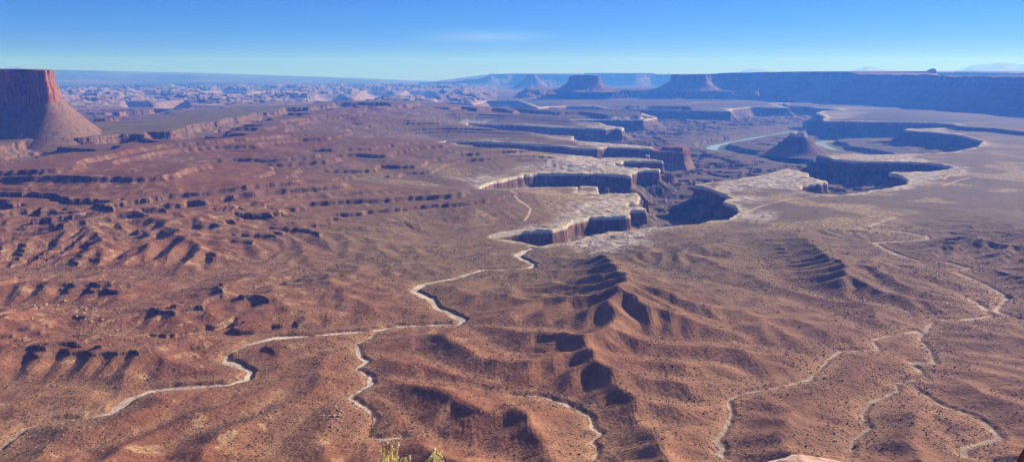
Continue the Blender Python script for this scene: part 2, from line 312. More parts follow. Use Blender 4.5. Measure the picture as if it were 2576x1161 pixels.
Z = mesa(Z, d, 150, 40, .5); dShelf = d
# badlands far to the left, and the plain rising to the skyline
bl = sst(9800, 12500, R) * sst(.02, -.08, TH) * np.where(dv2 > -150, 0, 1)
n1 = fbm(X, Y, 1500, 61, 4); n2 = fbm(X, Y, 800, 67, 3); n3 = fbm(X, Y, 420, 71, 2)
ww = .02 + .00 * R
bad = 62 * sst(0, .05, n1) + 55 * sst(.12, .18, n2) + 45 * sst(.3, .36, n1) - 45 * sst(-.25, -.33, n2) + 22 * sst(.1, .2, n3)
Z = Z + bl * .72 * (bad - 20) * sst(31000, 24000, R)
u_ = np.tan(TH) / 1.0
uu = np.interp(np.tan(th), [ray(u, 190)[0] / ray(u, 190)[1] for u in (-400, 0, 140, 300, 500, 700, 900, 1130, 1290)], [172, 173, 175.5, 179, 183.5, 190, 197, 206.5, 209])
zt = np.array([EYE + ray(1288, v)[2] / ray(1288, v)[1] * 46000 * math.cos(a) for v, a in zip(uu, th)])
farf = sst(24000, 46000, R)
base_far = np.where(TH < .12, zt[None, :], -40.0)
Z = Z * (1 - farf) + base_far * farf + farf * np.clip(fbm(X, Y, 5000, 81, 3), -1, 1) * 25 * sst(40000, 30000, R)
Z = Z - sst(47000, 70000, R) * 900
# running water: stream-power incision and soil creep on two plan grids, drained by the surveyed washes and the canyon rim
def Sm(A, x, y):
    fi = np.interp(np.hypot(x, y), rr, np.arange(NR)); fj = np.interp(np.arctan2(x, y), th, np.arange(NT))
    i = np.minimum(fi.astype(int), NR - 2); j = np.minimum(fj.astype(int), NT - 2); p = fi - i; q = fj - j
    return A[i, j] * (1 - p) * (1 - q) + A[i + 1, j] * p * (1 - q) + A[i, j + 1] * (1 - p) * q + A[i + 1, j + 1] * p * q
def erode(x0, x1, y0, y1, dx, zfun, fixfun, ufun, K, m, D, dt, n, seed):
    gx_, gy_ = np.meshgrid(np.arange(x0, x1, dx), np.arange(y0, y1, dx)); ny, nx_ = gx_.shape; g = np.random.default_rng(seed)
    z = zfun(gx_, gy_) + g.random(gx_.shape) * .8; fixed = fixfun(gx_, gy_); fixed[0, :] = fixed[-1, :] = True; fixed[:, 0] = fixed[:, -1] = True
    U = (ufun(gx_, gy_) * dt).ravel().tolist(); fx_ = fixed.ravel(); fl_ = fx_.tolist(); N = ny * nx_
    offs = [(-1, -1), (-1, 0), (-1, 1), (0, -1), (0, 1), (1, -1), (1, 0), (1, 1)]
    for it in range(n):
        zp = np.pad(z, 1, constant_values=1e9)
        sl = np.stack([(z - zp[1 + a:1 + a + ny, 1 + b_:1 + b_ + nx_]) / (dx * math.hypot(a, b_)) for a, b_ in offs]) * (1 + .25 * g.random((8, 1, 1)))
        k = sl.argmax(0); ok = sl.max(0) > 0
        da = np.array([a for a, b_ in offs])[k]; db = np.array([b_ for a, b_ in offs])[k]
        me_ = np.arange(N).reshape(ny, nx_); rec = np.where(ok & ~fixed, me_ + da * nx_ + db, me_).ravel()
        dist = (dx * np.hypot(da, db)).ravel(); order = np.argsort(z.ravel(), kind='stable').tolist(); rl = rec.tolist(); A = [dx * dx] * N
        for i in reversed(order):
            r_ = rl[i]
            if r_ != i: A[r_] += A[i]
        c = (K * dt * np.array(A) ** m / dist).tolist(); zl = z.ravel().tolist()
        for i in order:
            if fl_[i]: continue
            r_ = rl[i]
            if r_ != i: ci_ = c[i]; zl[i] = (zl[i] + U[i] + ci_ * zl[r_]) / (1 + ci_)
            else: zl[i] += U[i]
        z = np.array(zl).reshape(ny, nx_); zf = z.copy()
        ns = max(1, int(math.ceil(D * dt / dx / dx / .2)))
        for _ in range(ns):
            q_ = np.pad(z, 1, mode='edge'); z = z + D * dt / ns / dx / dx * (q_[2:, 1:-1] + q_[:-2, 1:-1] + q_[1:-1, 2:] + q_[1:-1, :-2] - 4 * z); z[fixed] = zf[fixed]
    def sample():
        fi = np.clip((Y - y0) / dx, 0, ny - 1.001); fj = np.clip((X - x0) / dx, 0, nx_ - 1.001); i = fi.astype(np.int32); j = fj.astype(np.int32); p = (fi - i).astype(F32); q = (fj - j).astype(F32); z_ = z.astype(F32)
        return z_[i, j] * (1 - p) * (1 - q) + z_[i + 1, j] * p * (1 - q) + z_[i, j + 1] * (1 - p) * q + z_[i + 1, j + 1] * p * q
    inn = z[3:-3, 3:-3]; print('erode', z.shape, 'p50/90/99', np.percentile(inn, (50, 90, 99)).round(1), round(time.time() - T0, 1))
    return sample()
hl = blur(np.minimum(hill, 60), 5)
dlines = np.minimum(np.maximum(dw, 0), dg)
E1 = erode(-1650, 1750, 560, 2500, 6.0, lambda x, y: Sm(hl, x, y) * .7 + Sm(dval, x, y) * .03, lambda x, y: (Sm(dlines, x, y) < 7) | (Sm(dc, x, y) > -50),
    lambda x, y: np.clip(.30 + Sm(hl, x, y) / 22, .3, 1.5) * (.35 + .65 * sst(60, 300, Sm(-dc, x, y))), .30, .43, 3.2, 3.0, 42, 3)
w1 = sst(620, 700, Y) * sst(2440, 1900, Y) * sst(1720, 1400, np.abs(X)) * (dc < -20)
E2 = erode(-5200, 1500, 1700, 7600, 24., lambda x, y: Sm(hl + bench, x, y), lambda x, y: (Sm(dc, x, y) > -60) | (Sm(dU, x, y) < 0),
    lambda x, y: (.35 + .65 * sst(100, 900, Sm(-dc, x, y))) * sst(1700, 2300, np.hypot(x, y)) + .15, .13, .40, 75., 4.0, 34, 4)
w2 = sst(1900, 2400, Y) * sst(7500, 6800, Y) * sst(-5100, -4600, X) * sst(1100, 300, X) * (dc < -20) * (1 - backside)
w2 = w2 * sst(0, 40, dU)
tailz = zU * sst(80, 420, -dc)
Z = Z * (1 - w1) + w1 * (np.maximum(E1, 0) * .92 * np.where(dU > 0, 1, 0) + tailz * (dU > 0) + bench * .6)
Z = np.where(dU < 0, Z, Z * (1 - w2) + w2 * (tailz + np.maximum(E2, 0) * .8 * sst(0, 300, dU)))
wE = np.maximum(w1, w2)
bil = np.abs(perlin(X + wn * 20, Y, 190, 245)) * 17 + np.abs(perlin(X, Y, 88, 246)) * 7
Z = Z + (1 - wE) * (blur(bil, 3) - 4) * sst(2600, 1500, R) * sst(0, 70, dval) * sst(90, 400, -dc)
print('base', time.time() - T0)
# gullies that follow the slope
drr = np.gradient(rr).astype(F32)[:, None]; dth = np.gradient(th).astype(F32)[None, :]
def grad(Z):
    zr = np.gradient(Z, axis=0) / drr; zt_ = np.gradient(Z, axis=1) / (dth * R)
    s, c = np.sin(TH), np.cos(TH)
    return (zr * s + zt_ * c).astype(F32), (zr * c - zt_ * s).astype(F32)
sel_rows = slice(int(np.searchsorted(rr, 700)), int(np.searchsorted(rr, 16000)))
for cell, amp, seed in ((150., 22., 4), (80., 11., 1), (38., 4., 2), (20., 1.5, 3)):
    gx, gy = grad(Z)
    m = np.sqrt(gx * gx + gy * gy); m = np.minimum(m, .42)
    g = gully(X[sel_rows], Y[sel_rows], gx[sel_rows], gy[sel_rows], cell, seed)
    nearf = 1 - (.6 if cell > 100 else .88) * (sst(2000, 1500, R[sel_rows]) * (.75 + .25 * sst(-.45, -.2, TH[sel_rows])))
    lim = (1 - .75 * wE[sel_rows]) * (nearf if cell > 100 else nearf * (1 - .8 * midl[sel_rows])) * sst(0, 20, dval[sel_rows]) * np.where(dU[sel_rows] < 0, .3, 1)
    Z[sel_rows] += (g - .2) * m[sel_rows] * amp * lim * sst(cell * 260, cell * 120, R[sel_rows])
print('gully', time.time() - T0)
# strata: hard ledges standing out of soft slopes
def strata(Z, per, k, ph=0.0):
    q = (Z + 5.0 * np.sin(Z * .12 + 1) + 2.0 * np.sin(Z * .31)) / per + ph; i = np.floor(q); f = q - i
    s = f * .35 + .65 * sst(.70, .84, f)
    return Z + (s - f) * per * k
kmask = sst(-.15, .35, fbm(X, Y, 700, 91, 3)) * sst(60, 300, -dc) * (1 - sst(2000, 1500, R) * sst(-.30, -.12, TH)) * np.clip(.25 + 1.1 * azl + .2 * sst(3000, 5000, R), 0, 1) * sst(16000, 12000, R)
zw = Z + fbm(X, Y, 500, 95, 2) * 3
big = sst(1700, 2400, R)
Z = Z + (strata(zw, 13.0, 1.0, .3) - zw) * kmask * sst(12, 22, zw) * (1 - big)
zw2 = zw + fbm(X, Y, 900, 97, 2) * 9
Z = Z + (strata(zw2, 23.0, 1.0, .1) - zw2) * np.maximum(kmask, 1.0 * sst(60, 300, -dc) * azl * sst(16000, 12000, R)) * sst(14, 24, zw2) * big * (dU > 0)
Z = Z + (ridged(X, Y, 260, 241, 2) * 3.5 + fbm(X, Y, 90, 243, 2) * 1.4 - 4) * sst(120, 520, -dc) * sst(1400, 2200, R) * sst(9000, 6000, R) * np.where(dU < 0, .3, 1) * sst(0, 60, dval)
gx, gy = grad(Z); m = np.minimum(np.sqrt(gx * gx + gy * gy), .8)[sel_rows]
g = gully(X[sel_rows], Y[sel_rows], gx[sel_rows], gy[sel_rows], 40., 9)
Z[sel_rows] += (g - .2) * m * 5 * sst(1700, 2300, R[sel_rows]) * sst(9000, 5000, R[sel_rows]) * (dc[sel_rows] < -40)
# the canyon itself
ridz = 0
rimz = Z * sst(0, 90, -dc)
Z = np.where(dc > -90, rimz + 0 * Z, Z)
Z = np.where(dc > 0, 0, Z)
ledge = fbm(X, Y, 90, 101, 2)
SL = [[(1370,440),(1340,425),(1400,405),(1530,396),(1650,402),(1663,428),(1590,440)],[(1440,500),(1520,488),(1600,484),(1630,525),(1570,530),(1520,515)],[(1760,465),(1850,445),(1960,425),(2030,432),(2085,456),(2020,470),(2060,490),(1990,480),(1900,470),(1860,490),(1850,515),(1820,500)],[(2240,440),(2290,430),(2400,425),(2400,410),(2440,430),(2380,455),(2330,470),(2200,482),(2280,465)],[(2056,389),(2200,388),(2350,384),(2330,400),(2390,415),(2240,406),(2100,402)],[(1240,592),(1300,575),(1400,570),(1420,580),(1290,590)],[(1438,606),(1533,582),(1674,567),(1700,572),(1560,592),(1460,612)],[(1450,315),(1560,312),(1567,320),(1480,324)],[(1400,362),(1500,356),(1640,368),(1640,374),(1520,370)],[(2052,284),(2120,276),(2200,282),(2120,302),(2075,302)],[(2277,327),(2350,322),(2420,322),(2380,334),(2300,330)]]
slk = np.minimum.reduce([sdf(G(p)) for p in SL]) + fbm(X, Y, 110, 106, 3) * 70
slick = sst(150, 20, -dc + 70 + fbm(X, Y, 420, 105, 3) * 230) * (dc < 0)
slick = np.maximum(slick, sst(0, -45, slk) * (dc < 0))
# broken slabs of the pale caprock
q = fbm(X, Y * 1.6, 46, 107, 3)
Z = Z + slick * (1.6 * sst(-.05, .03, q) + 1.3 * sst(.25, .32, q) - 1.8) * sst(9000, 5000, R)
river_d = linedist([G(RIVER, -165)])
di = np.maximum(dc, 0)
cliffh = 48 + fbm(X, Y, 500, 111, 2) * 8
tal = -cliffh - np.maximum(di - W, 0) * .62
floor = -122 + fbm(X, Y, 420, 115, 3) * 10 + 14 * sst(-.05, .05, fbm(X, Y * 1.5, 300, 119, 3)) + 9 * sst(.15, .22, fbm(X, Y, 210, 123, 3))
floor = np.maximum(np.minimum(floor, -166 + np.maximum(river_d - 55, 0) * .10 + 26 * sst(120, 150, river_d + warp)), -168)
ct = np.maximum(tal, floor)
Zc = np.where(di < W, -cliffh * sst(0, 1, di / W), ct)
Zc = Zc + np.where(di < W, 2 * sst(.0, .3, di / W) * 0, 0)
Z = np.where(dc > 0, Zc, Z)
ctal = (dc > W) & (tal > floor)
for cell, amp, seed in ((70., 13., 5), (34., 6., 6)):
    gx, gy = grad(np.where(dc > W, Z, -cliffh))
    g = gully(X[sel_rows], Y[sel_rows], gx[sel_rows], gy[sel_rows], cell, seed)
    mm = np.minimum(np.sqrt(gx * gx + gy * gy), .6)[sel_rows]
    Z[sel_rows] += np.where(dc[sel_rows] > W[sel_rows] * 1.3, (g - .1) * mm * amp * sst(8, 60, di[sel_rows]), 0)
# far voids
dj = np.maximum(dv2, 0)
zv = np.where(dj < W * 2, -75 * sst(0, 1, dj / (W * 2)), -75 - (dj - W * 2) * .45)
Z = np.where(dv2 > 0, np.maximum(zv, -150) + np.minimum(Z, 20) * 0, Z)
# washes: flat floors cut with small banks
wash = np.zeros(X.shape, F32)
for d, hw in wash_d:
    w_ = hw * np.clip(1 + .9 * perlin(X, Y, 60, 131) + .5 * perlin(X, Y, 22, 132), .2, 2.2) * np.clip(R / 1500, .8, 3.0)
    e = d + perlin(X, Y, 18, 133) * 1.6
    cut = np.where(e < w_, -1.0, 0) 
    bank = sst(w_ + 9, w_, e)
    Z = Z - bank * (2.4 + 1.6 * (hw > 4.0)) * np.where(dc > -20, 0, 1)
    wash = np.maximum(wash, (e < w_) & (dc < -4))
road = np.zeros(X.shape, F32)
for pts, hw in ROADS:
    d = linedist([G(pts, 0)])
    road = np.maximum(road, (d < hw) & (dc < -4))
# roughness of the ground itself
Z = Z + fbm(X, Y, 14, 141, 3) * .35 * sst(3500, 1500, R) + fbm(X, Y, 45, 145, 2) * .4
# the wall below the viewpoint
near = sst(720, 60, R)
Zn = np.interp(rr, [3.2, 6, 14, 30, 60, 260, 480, 640], [446.5, 443, 400, 330, 300, 130, 30, 5]).astype(F32)[:, None] + 0 * X
Z = np.where(R < 639, Zn + fbm(X, Y, 60, 151, 3) * np.clip(R * .06, 0, 12), Z)
Z[rr >= 742] = Z[rr >= 742]
Z = Z.astype(F32)
print('heights', time.time() - T0)

# ------------------------------------------------------------------ colours (linear albedo)
def mix(c, col, m):
    m = np.clip(m, 0, 1)[..., None].astype(F32)
    return c * (1 - m) + np.array(col, F32) * m
gx, gy = grad(Z); slope = np.sqrt(gx * gx + gy * gy)
nA = fbm(X, Y, 500, 161, 3); nB = fbm(X, Y, 120, 165, 3); nC = fbm(X, Y, 28, 169, 3)
col = np.empty(X.shape + (3,), F32); col[:] = (.29, .138, .092)
col = mix(col, (.25, .130, .092), sst(-.3, .5, nA) * .8)
col = mix(col, (.34, .192, .124), sst(.1, .6, nB + nC * .4) * .4)
azr = sst(-.05, .55, TH) * sst(900, 1800, R)
col = mix(col, (.215, .130, .098), azr * .75)
col = mix(col, (.195, .122, .092), sst(1800, 3800, R) * .85)                     # drab desert pavement farther out
red = sst(-.35, .4, fbm(X, Y, 330, 173, 3)) * sst(5200, 2600, R) * sst(.15, -.1, TH)
col = mix(col, (.27, .112, .075), red * .75)
zs = Z + fbm(X, Y, 500, 95, 2) * 3
q = zs / 13.0 + .3; f = q - np.floor(q)
col = mix(col, (.19, .085, .060), sst(.55, .7, f) * sst(.95, .8, f) * kmask * sst(12, 22, zs) * .8)
col = mix(col, (.46, .33, .19), sst(.82, .95, f) * kmask * sst(.1, .5, nC) * sst(12, 22, zs) * .7)
col = mix(col, (.52, .40, .25), sst(.32, .62, nC + .35 * fbm(X, Y, 260, 177, 2)) * sst(.1, .3, slope) * .45 * azl)
col = mix(col, (.165, .14, .088), sst(30, -10, dU) * (.75 + .5 * nB))                       # green bench top
col = mix(col, (.21, .18, .11), sst(260, 0, dU) * (1 - backside * 1.0) * sst(-.2, .4, nB) * .7)
col = mix(col, (.42, .25, .17), sst(26, 4, dval) * .45 * sst(4200, 2000, R))
nb = -dc
grass = sst(900, 300, nb) * (nb > 0)
col = mix(col, (.20, .150, .105), grass * .7)
yel = grass * sst(.02, .35, fbm(X, Y, 300, 181, 3)) * sst(900, 400, nb) * sst(2050, 2300, R)
spk = fbm(X, Y, 11, 185, 2)
col = mix(col, (.62, .50, .30), yel * sst(-.25, .35, spk) * sst(6500, 3500, R) * .45 * (1 - slick))
col = mix(col, (.60, .55, .60), slick * (.56 + .35 * nC))
thin = sst(34, 4, nb + nB * 34 + nA * 14 + 6) * (nb > 0)
col = mix(col, (.62, .53, .43), thin * .9)
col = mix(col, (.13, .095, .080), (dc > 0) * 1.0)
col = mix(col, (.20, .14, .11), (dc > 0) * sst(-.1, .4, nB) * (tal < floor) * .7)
col = mix(col, (.30, .23, .175), (dc > W) * (tal > floor) * sst(.15, .5, nC + nB * .5) * .7)
gb = sst(165, 60, river_d + 90 * nB) * (dc > 0)
col = mix(col, (.13, .19, .06), gb * .9)
far = sst(8500, 12500, R) * sst(.05, -.1, TH)
badc = np.empty_like(col); badc[:] = (.22, .175, .145)
badc = mix(badc, (.30, .20, .15), sst(0, .5, n3) * .8); badc = mix(badc, (.34, .29, .25), sst(.1, .4, n1) * .6)
fm = (far * (dU > 0))[..., None].astype(F32)
col = col * (1 - fm) + badc * fm
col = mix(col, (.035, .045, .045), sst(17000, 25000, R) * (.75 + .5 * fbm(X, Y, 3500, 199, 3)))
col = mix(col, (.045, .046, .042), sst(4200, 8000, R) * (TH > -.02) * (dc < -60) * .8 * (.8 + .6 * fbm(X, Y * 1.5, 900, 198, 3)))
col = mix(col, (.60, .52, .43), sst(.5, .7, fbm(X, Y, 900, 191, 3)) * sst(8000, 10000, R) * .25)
wall_col = (dv2 > 0)
col = mix(col, (.30, .23, .19), wall_col * 1.0)
col = col * np.array((.91, .87, .73), F32)
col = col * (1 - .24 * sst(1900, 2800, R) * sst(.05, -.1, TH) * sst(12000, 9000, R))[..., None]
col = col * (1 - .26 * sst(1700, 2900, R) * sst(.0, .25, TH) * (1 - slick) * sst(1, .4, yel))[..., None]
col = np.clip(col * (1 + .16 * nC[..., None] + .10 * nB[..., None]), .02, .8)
azw = sst(.05, .3, TH)
washc = np.empty_like(col); washc[:] = (.62, .52, .44)
veg = np.clip(.35 + .7 * nB + .5 * sst(60, 10, dval) + .25, 0, 1) * (dc < -6) * (1 - slick)
print('colours', time.time() - T0)

# ------------------------------------------------------------------ object helpers
def new_mesh(name, co, faces_flat, counts, smooth=True):
    me = bpy.data.meshes.new(name)
    me.vertices.add(len(co)); me.vertices.foreach_set('co', np.ascontiguousarray(co, F32).ravel())
    me.loops.add(len(faces_flat)); me.loops.foreach_set('vertex_index', faces_flat.astype(np.int32))
    n = len(counts); me.polygons.add(n)
    st = np.concatenate([[0], np.cumsum(counts)[:-1]]).astype(np.int32)
    me.polygons.foreach_set('loop_start', st)
    me.polygons.foreach_set('use_smooth', np.full(n, smooth))
    me.update(calc_edges=True)
    return me
def link(me, name, mat, parent=None):
    o = bpy.data.objects.new(name, me); C.objects.link(o)
    if mat: me.materials.append(mat)
    if parent: o.parent = parent
    return o
def empty(name, loc=(0, 0, 0)):
    o = bpy.data.objects.new(name, None); C.objects.link(o); o.location = loc; o.empty_display_size = 1; return o
def tag(o, label=None, cat=None, group=None, kind=None):
    if label: o['label'] = label
    if cat: o['category'] = cat
    if group: o['group'] = group
    if kind: o['kind'] = kind
    return o
def setattr_col(me, name, c):
    a = me.color_attributes.new(name, 'FLOAT_COLOR', 'POINT')
    buf = np.ones((len(c), 4), F32); buf[:, :3] = c
    a.data.foreach_set('color', buf.ravel())
def setattr_f(me, name, v):
    a = me.attributes.new(name, 'FLOAT', 'POINT'); a.data.foreach_set('value', np.ascontiguousarray(v, F32).ravel())

# ------------------------------------------------------------------ materials
class NT_:
    def __init__(s, name):
        s.m = bpy.data.materials.new(name); s.m.use_nodes = True; s.t = s.m.node_tree; s.t.nodes.clear()
        s.out = s.t.nodes.new('ShaderNodeOutputMaterial'); s.b = s.t.nodes.new('ShaderNodeBsdfPrincipled')
        s.t.links.new(s.b.outputs[0], s.out.inputs[0]); s.b.inputs['Roughness'].default_value = .95
        s.b.inputs['Specular IOR Level'].default_value = .15
        s.geo = s.t.nodes.new('ShaderNodeNewGeometry')
    def n(s, t, **k):
        x = s.t.nodes.new(t)
        for a, v in k.items(): setattr(x, a, v)
        return x
    def l(s, a, b): s.t.links.new(a, b)
    def vec(s, scale):
        m = s.n('ShaderNodeVectorMath', operation='MULTIPLY'); s.l(s.geo.outputs['Position'], m.inputs[0]); m.inputs[1].default_value = scale
        return m.outputs[0]
    def noise(s, v, scale, det=3, rough=.55):
        x = s.n('ShaderNodeTexNoise'); x.inputs['Scale'].default_value = scale; x.inputs['Detail'].default_value = det
        x.inputs['Roughness'].default_value = rough
        s.l(v if v is not None else s.geo.outputs['Position'], x.inputs['Vector']); return x.outputs['Fac']
    def rng(s, v, a, b, c=0., d=1.):
        x = s.n('ShaderNodeMapRange'); x.inputs[1].default_value = a; x.inputs[2].default_value = b
        x.inputs[3].default_value = c; x.inputs[4].default_value = d; s.l(v, x.inputs[0]); return x.outputs[0]
    def math(s, op, a, b):
        x = s.n('ShaderNodeMath', operation=op)
        for i, q in enumerate((a, b)):
            if isinstance(q, (int, float)): x.inputs[i].default_value = q
            else: s.l(q, x.inputs[i])
        return x.outputs[0]
    def mix(s, f, a, b, bt='MIX'):
        x = s.n('ShaderNodeMix', data_type='RGBA', blend_type=bt)
        for i, q in ((0, f), (6, a), (7, b)):
            if isinstance(q, (int, float)): x.inputs[i].default_value = q
            elif isinstance(q, tuple): x.inputs[i].default_value = (*q, 1)
            else: s.l(q, x.inputs[i])
        return x.outputs[2]
    def bump(s, h, dist, strength=1.0, prev=None):
        x = s.n('ShaderNodeBump'); x.inputs['Distance'].default_value = dist; x.inputs['Strength'].default_value = strength
        s.l(h, x.inputs['Height'])
        if prev is not None: s.l(prev, x.inputs['Normal'])
        return x.outputs[0]
def land_material(name='desert_ground', speck=True):
    M = NT_(name)
    at = M.n('ShaderNodeAttribute', attribute_name='Col'); c = at.outputs['Color']
    av = M.n('ShaderNodeAttribute', attribute_name='veg'); ac = M.n('ShaderNodeAttribute', attribute_name='can')
    sx = M.n('ShaderNodeSeparateXYZ'); M.l(M.geo.outputs['Position'], sx.inputs[0])
    nx = M.n('ShaderNodeSeparateXYZ'); M.l(M.geo.outputs['True Normal'], nx.inputs[0])
    n1 = M.noise(None, .28, 4, .65); n2 = M.noise(None, .035, 4, .6)
    c = M.mix(1.0, c, M.mix(M.rng(n1, .3, .7), (.72, .72, .72), (1.28, 1.24, 1.2)), 'MULTIPLY')
    c = M.mix(1.0, c, M.mix(M.rng(n2, .3, .7), (.82, .82, .84), (1.18, 1.17, 1.15)), 'MULTIPLY')
    # scattered shrubs, one tint per clump
    vo = M.n('ShaderNodeTexVoronoi'); vo.inputs['Scale'].default_value = .13; M.l(M.vec((1, 1, .2)), vo.inputs['Vector'])
    dots = M.rng(vo.outputs['Distance'], .12, .24, 1, 0)
    dots = M.math('MULTIPLY', dots, M.rng(av.outputs['Fac'], .2, .7, 0, .65))
    c = M.mix(dots, c, (.075, .068, .040))
    # bare rock on steep faces, with vertical streaks and beds
    steep = M.rng(nx.outputs['Z'], .74, .50)
    st = M.noise(M.vec((1, 1, .06)), .16, 4, .7)
    rock = M.mix(M.rng(st, .35, .66), (.085, .048, .038), (.27, .16, .115))
    bed = M.noise(M.vec((.02, .02, 1)), .35, 3, .6)
    rock = M.mix(1.0, rock, M.mix(M.rng(bed, .35, .65), (.7, .68, .68), (1.25, 1.2, 1.15)), 'MULTIPLY')
    wob = M.math('ADD', sx.outputs['Z'], M.rng(M.noise(None, .01, 2), 0, 1, -9, 9))
    cap = M.math('MULTIPLY', M.rng(wob, -15, -9), M.rng(wob, 16, 9))
    cap = M.math('MULTIPLY', cap, ac.outputs['Fac'])
    rock = M.mix(M.math('MULTIPLY', cap, .9), rock, (.60, .52, .43))
    c = M.mix(steep, c, rock)
    M.l(c, M.b.inputs['Base Color'])
    h1 = M.bump(n1, .7, .7); vt = M.noise(None, .9, 3, .7)
    h2 = M.bump(vt, .25, .5, h1); h3 = M.bump(st, 3.5, .7, h2)
    M.l(h3, M.b.inputs['Normal'])
    return M.m
MAT_LAND = land_material()
def simple_rock(name, dark, light, cap=None, zc=None, streak=.16, bedf=.35, bumpd=3.0, sz=.06, beds=True):
    M = NT_(name)
    nx = M.n('ShaderNodeSeparateXYZ'); M.l(M.geo.outputs['True Normal'], nx.inputs[0])
    st = M.noise(M.vec((1, 1, sz)), streak, 5, .7)
    c = M.mix(M.rng(st, .33, .68), dark, light)
    bed = M.noise(M.vec((.02, .02, 1)), bedf, 3, .6)
    c = M.mix(1.0, c, M.mix(M.rng(bed, .35, .65), (.74, .72, .72), (1.24, 1.2, 1.16)), 'MULTIPLY') if beds else M.mix(M.rng(M.noise(None, .35, 4, .7), .5, .66), M.mix(M.rng(M.noise(None, .06, 3, .6), .48, .6), c, (.25, .145, .09)), (.08, .07, .05))
    if cap:
        sx = M.n('ShaderNodeSeparateXYZ'); M.l(M.geo.outputs['Position'], sx.inputs[0])
        w = M.math('ADD', sx.outputs['Z'], M.rng(M.noise(None, .02, 3), 0, 1, -10, 10))
        c = M.mix(M.rng(w, zc - 3, zc + 3), c, cap)
    M.l(c, M.b.inputs['Base Color'])
    M.l(M.bump(st, bumpd, .8, M.bump(M.noise(None, .5, 3, .7), 1.0, .7)), M.b.inputs['Normal'])
    return M.m
MAT_WINGATE = simple_rock('red_cliff_sandstone', (.13, .05, .034), (.43, .185, .105))
MAT_TALUS = simple_rock('talus_rubble', (.12, .075, .052), (.28, .155, .10), streak=.05, bumpd=2.0, sz=.5, beds=False)
MAT_FAR = simple_rock('distant_rock', (.09, .05, .04), (.22, .13, .10), streak=.02, bedf=.05, bumpd=12)
MAT_FARTAL = simple_rock('distant_talus', (.09, .055, .042), (.17, .11, .08), streak=.012, bedf=.04, bumpd=12, sz=.3)
MAT_RIMROCK = simple_rock('rim_tower_rock', (.12, .055, .042), (.33, .18, .125), cap=(.52, .43, .34), zc=-12)
MAT_LOWROCK = simple_rock('fin_rock', (.13, .058, .045), (.34, .17, .125))
MAT_TOPS = simple_rock('mesa_top_soil', (.22, .16, .10), (.32, .24, .15), streak=.03, sz=1)

# ------------------------------------------------------------------ land mesh, split by what the surface is
co_all = np.stack([X, Y, Z], -1).reshape(-1, 3)
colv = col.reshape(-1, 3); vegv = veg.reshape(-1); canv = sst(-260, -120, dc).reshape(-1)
washm = wash.reshape(-1) > .5; roadm = road.reshape(-1) > .5
idx = np.arange(NR * NT, dtype=np.int32).reshape(NR, NT)
quads = np.stack([idx[:-1, :-1], idx[:-1, 1:], idx[1:, 1:], idx[1:, :-1]], -1).reshape(-1, 4)[:, ::-1]
fid = np.zeros(len(quads), np.int8)
fid[washm[quads].sum(1) >= 2] = 1
fid[(roadm[quads].sum(1) >= 2) & (fid == 0)] = 2
colv = colv.copy()
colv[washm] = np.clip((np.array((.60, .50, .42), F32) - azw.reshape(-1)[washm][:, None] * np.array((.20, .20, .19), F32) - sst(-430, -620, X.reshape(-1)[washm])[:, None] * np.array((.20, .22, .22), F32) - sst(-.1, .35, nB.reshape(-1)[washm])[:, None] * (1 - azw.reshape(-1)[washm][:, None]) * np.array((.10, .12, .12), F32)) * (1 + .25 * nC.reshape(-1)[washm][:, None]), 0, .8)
colv[roadm] = (.50, .36, .25)
def land_part(name, k):
    q = quads[fid == k]
    if not len(q): return None
    if k == 0: used = np.arange(len(co_all)); qi = q
    else: used, inv = np.unique(q, return_inverse=True); qi = inv.reshape(q.shape)
    me = new_mesh(name, co_all[used], qi.reshape(-1), np.full(len(q), 4))
    setattr_col(me, 'Col', colv[used]); setattr_f(me, 'veg', vegv[used] * (k == 0)); setattr_f(me, 'can', canv[used])
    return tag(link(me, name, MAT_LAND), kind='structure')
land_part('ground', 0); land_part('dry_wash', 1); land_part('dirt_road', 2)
del quads, co_all
print('mesh', time.time() - T0)
lr = np.log(rr)
def Hs(x, y):
    r_ = np.hypot(x, y); a = np.arctan2(x, y)
    fi = np.interp(r_, rr, np.arange(NR)); fj = np.interp(a, th, np.arange(NT))
    i = np.minimum(fi.astype(int), NR - 2); j = np.minimum(fj.astype(int), NT - 2); p = fi - i; q = fj - j
    return (Z[i, j] * (1 - p) * (1 - q) + Z[i + 1, j] * p * (1 - q) + Z[i, j + 1] * (1 - p) * q + Z[i + 1, j + 1] * p * q), i, j

# ------------------------------------------------------------------ river
def ribbon(name, pts, hw, z, mat):
    P = []
    for a, b_ in zip(pts[:-1], pts[1:]):
        for k in range(12): P.append((a[0] + (b_[0] - a[0]) * k / 12, a[1] + (b_[1] - a[1]) * k / 12))
    P = np.array(P + [pts[-1]])
    for _ in range(8): P[1:-1] = (P[:-2] + P[1:-1] * 2 + P[2:]) / 4
    tt = np.gradient(P, axis=0); tt /= np.linalg.norm(tt, axis=1)[:, None] + 1e-9
    nn = np.stack([-tt[:, 1], tt[:, 0]], 1)
    w = hw * (1 + .2 * np.sin(np.arange(len(P)) * .21))[:, None]
    a = np.concatenate([P + nn * w, np.full((len(P), 1), z)], 1); b_ = np.concatenate([P - nn * w, np.full((len(P), 1), z)], 1)
    co = np.concatenate([a, b_]); n = len(P)
    q = np.stack([np.arange(n - 1), np.arange(1, n), np.arange(1, n) + n, np.arange(n - 1) + n], 1)[:, ::-1]
    return link(new_mesh(name, co, q.reshape(-1), np.full(len(q), 4)), name, mat)
M = NT_('river_water'); M.b.inputs['Base Color'].default_value = (.44, .47, .47, 1); M.b.inputs['Roughness'].default_value = .25
M.b.inputs['Specular IOR Level'].default_value = .5
M.l(M.bump(M.noise(M.vec((1, 1, 1)), .2, 3), .04, .5), M.b.inputs['Normal'])
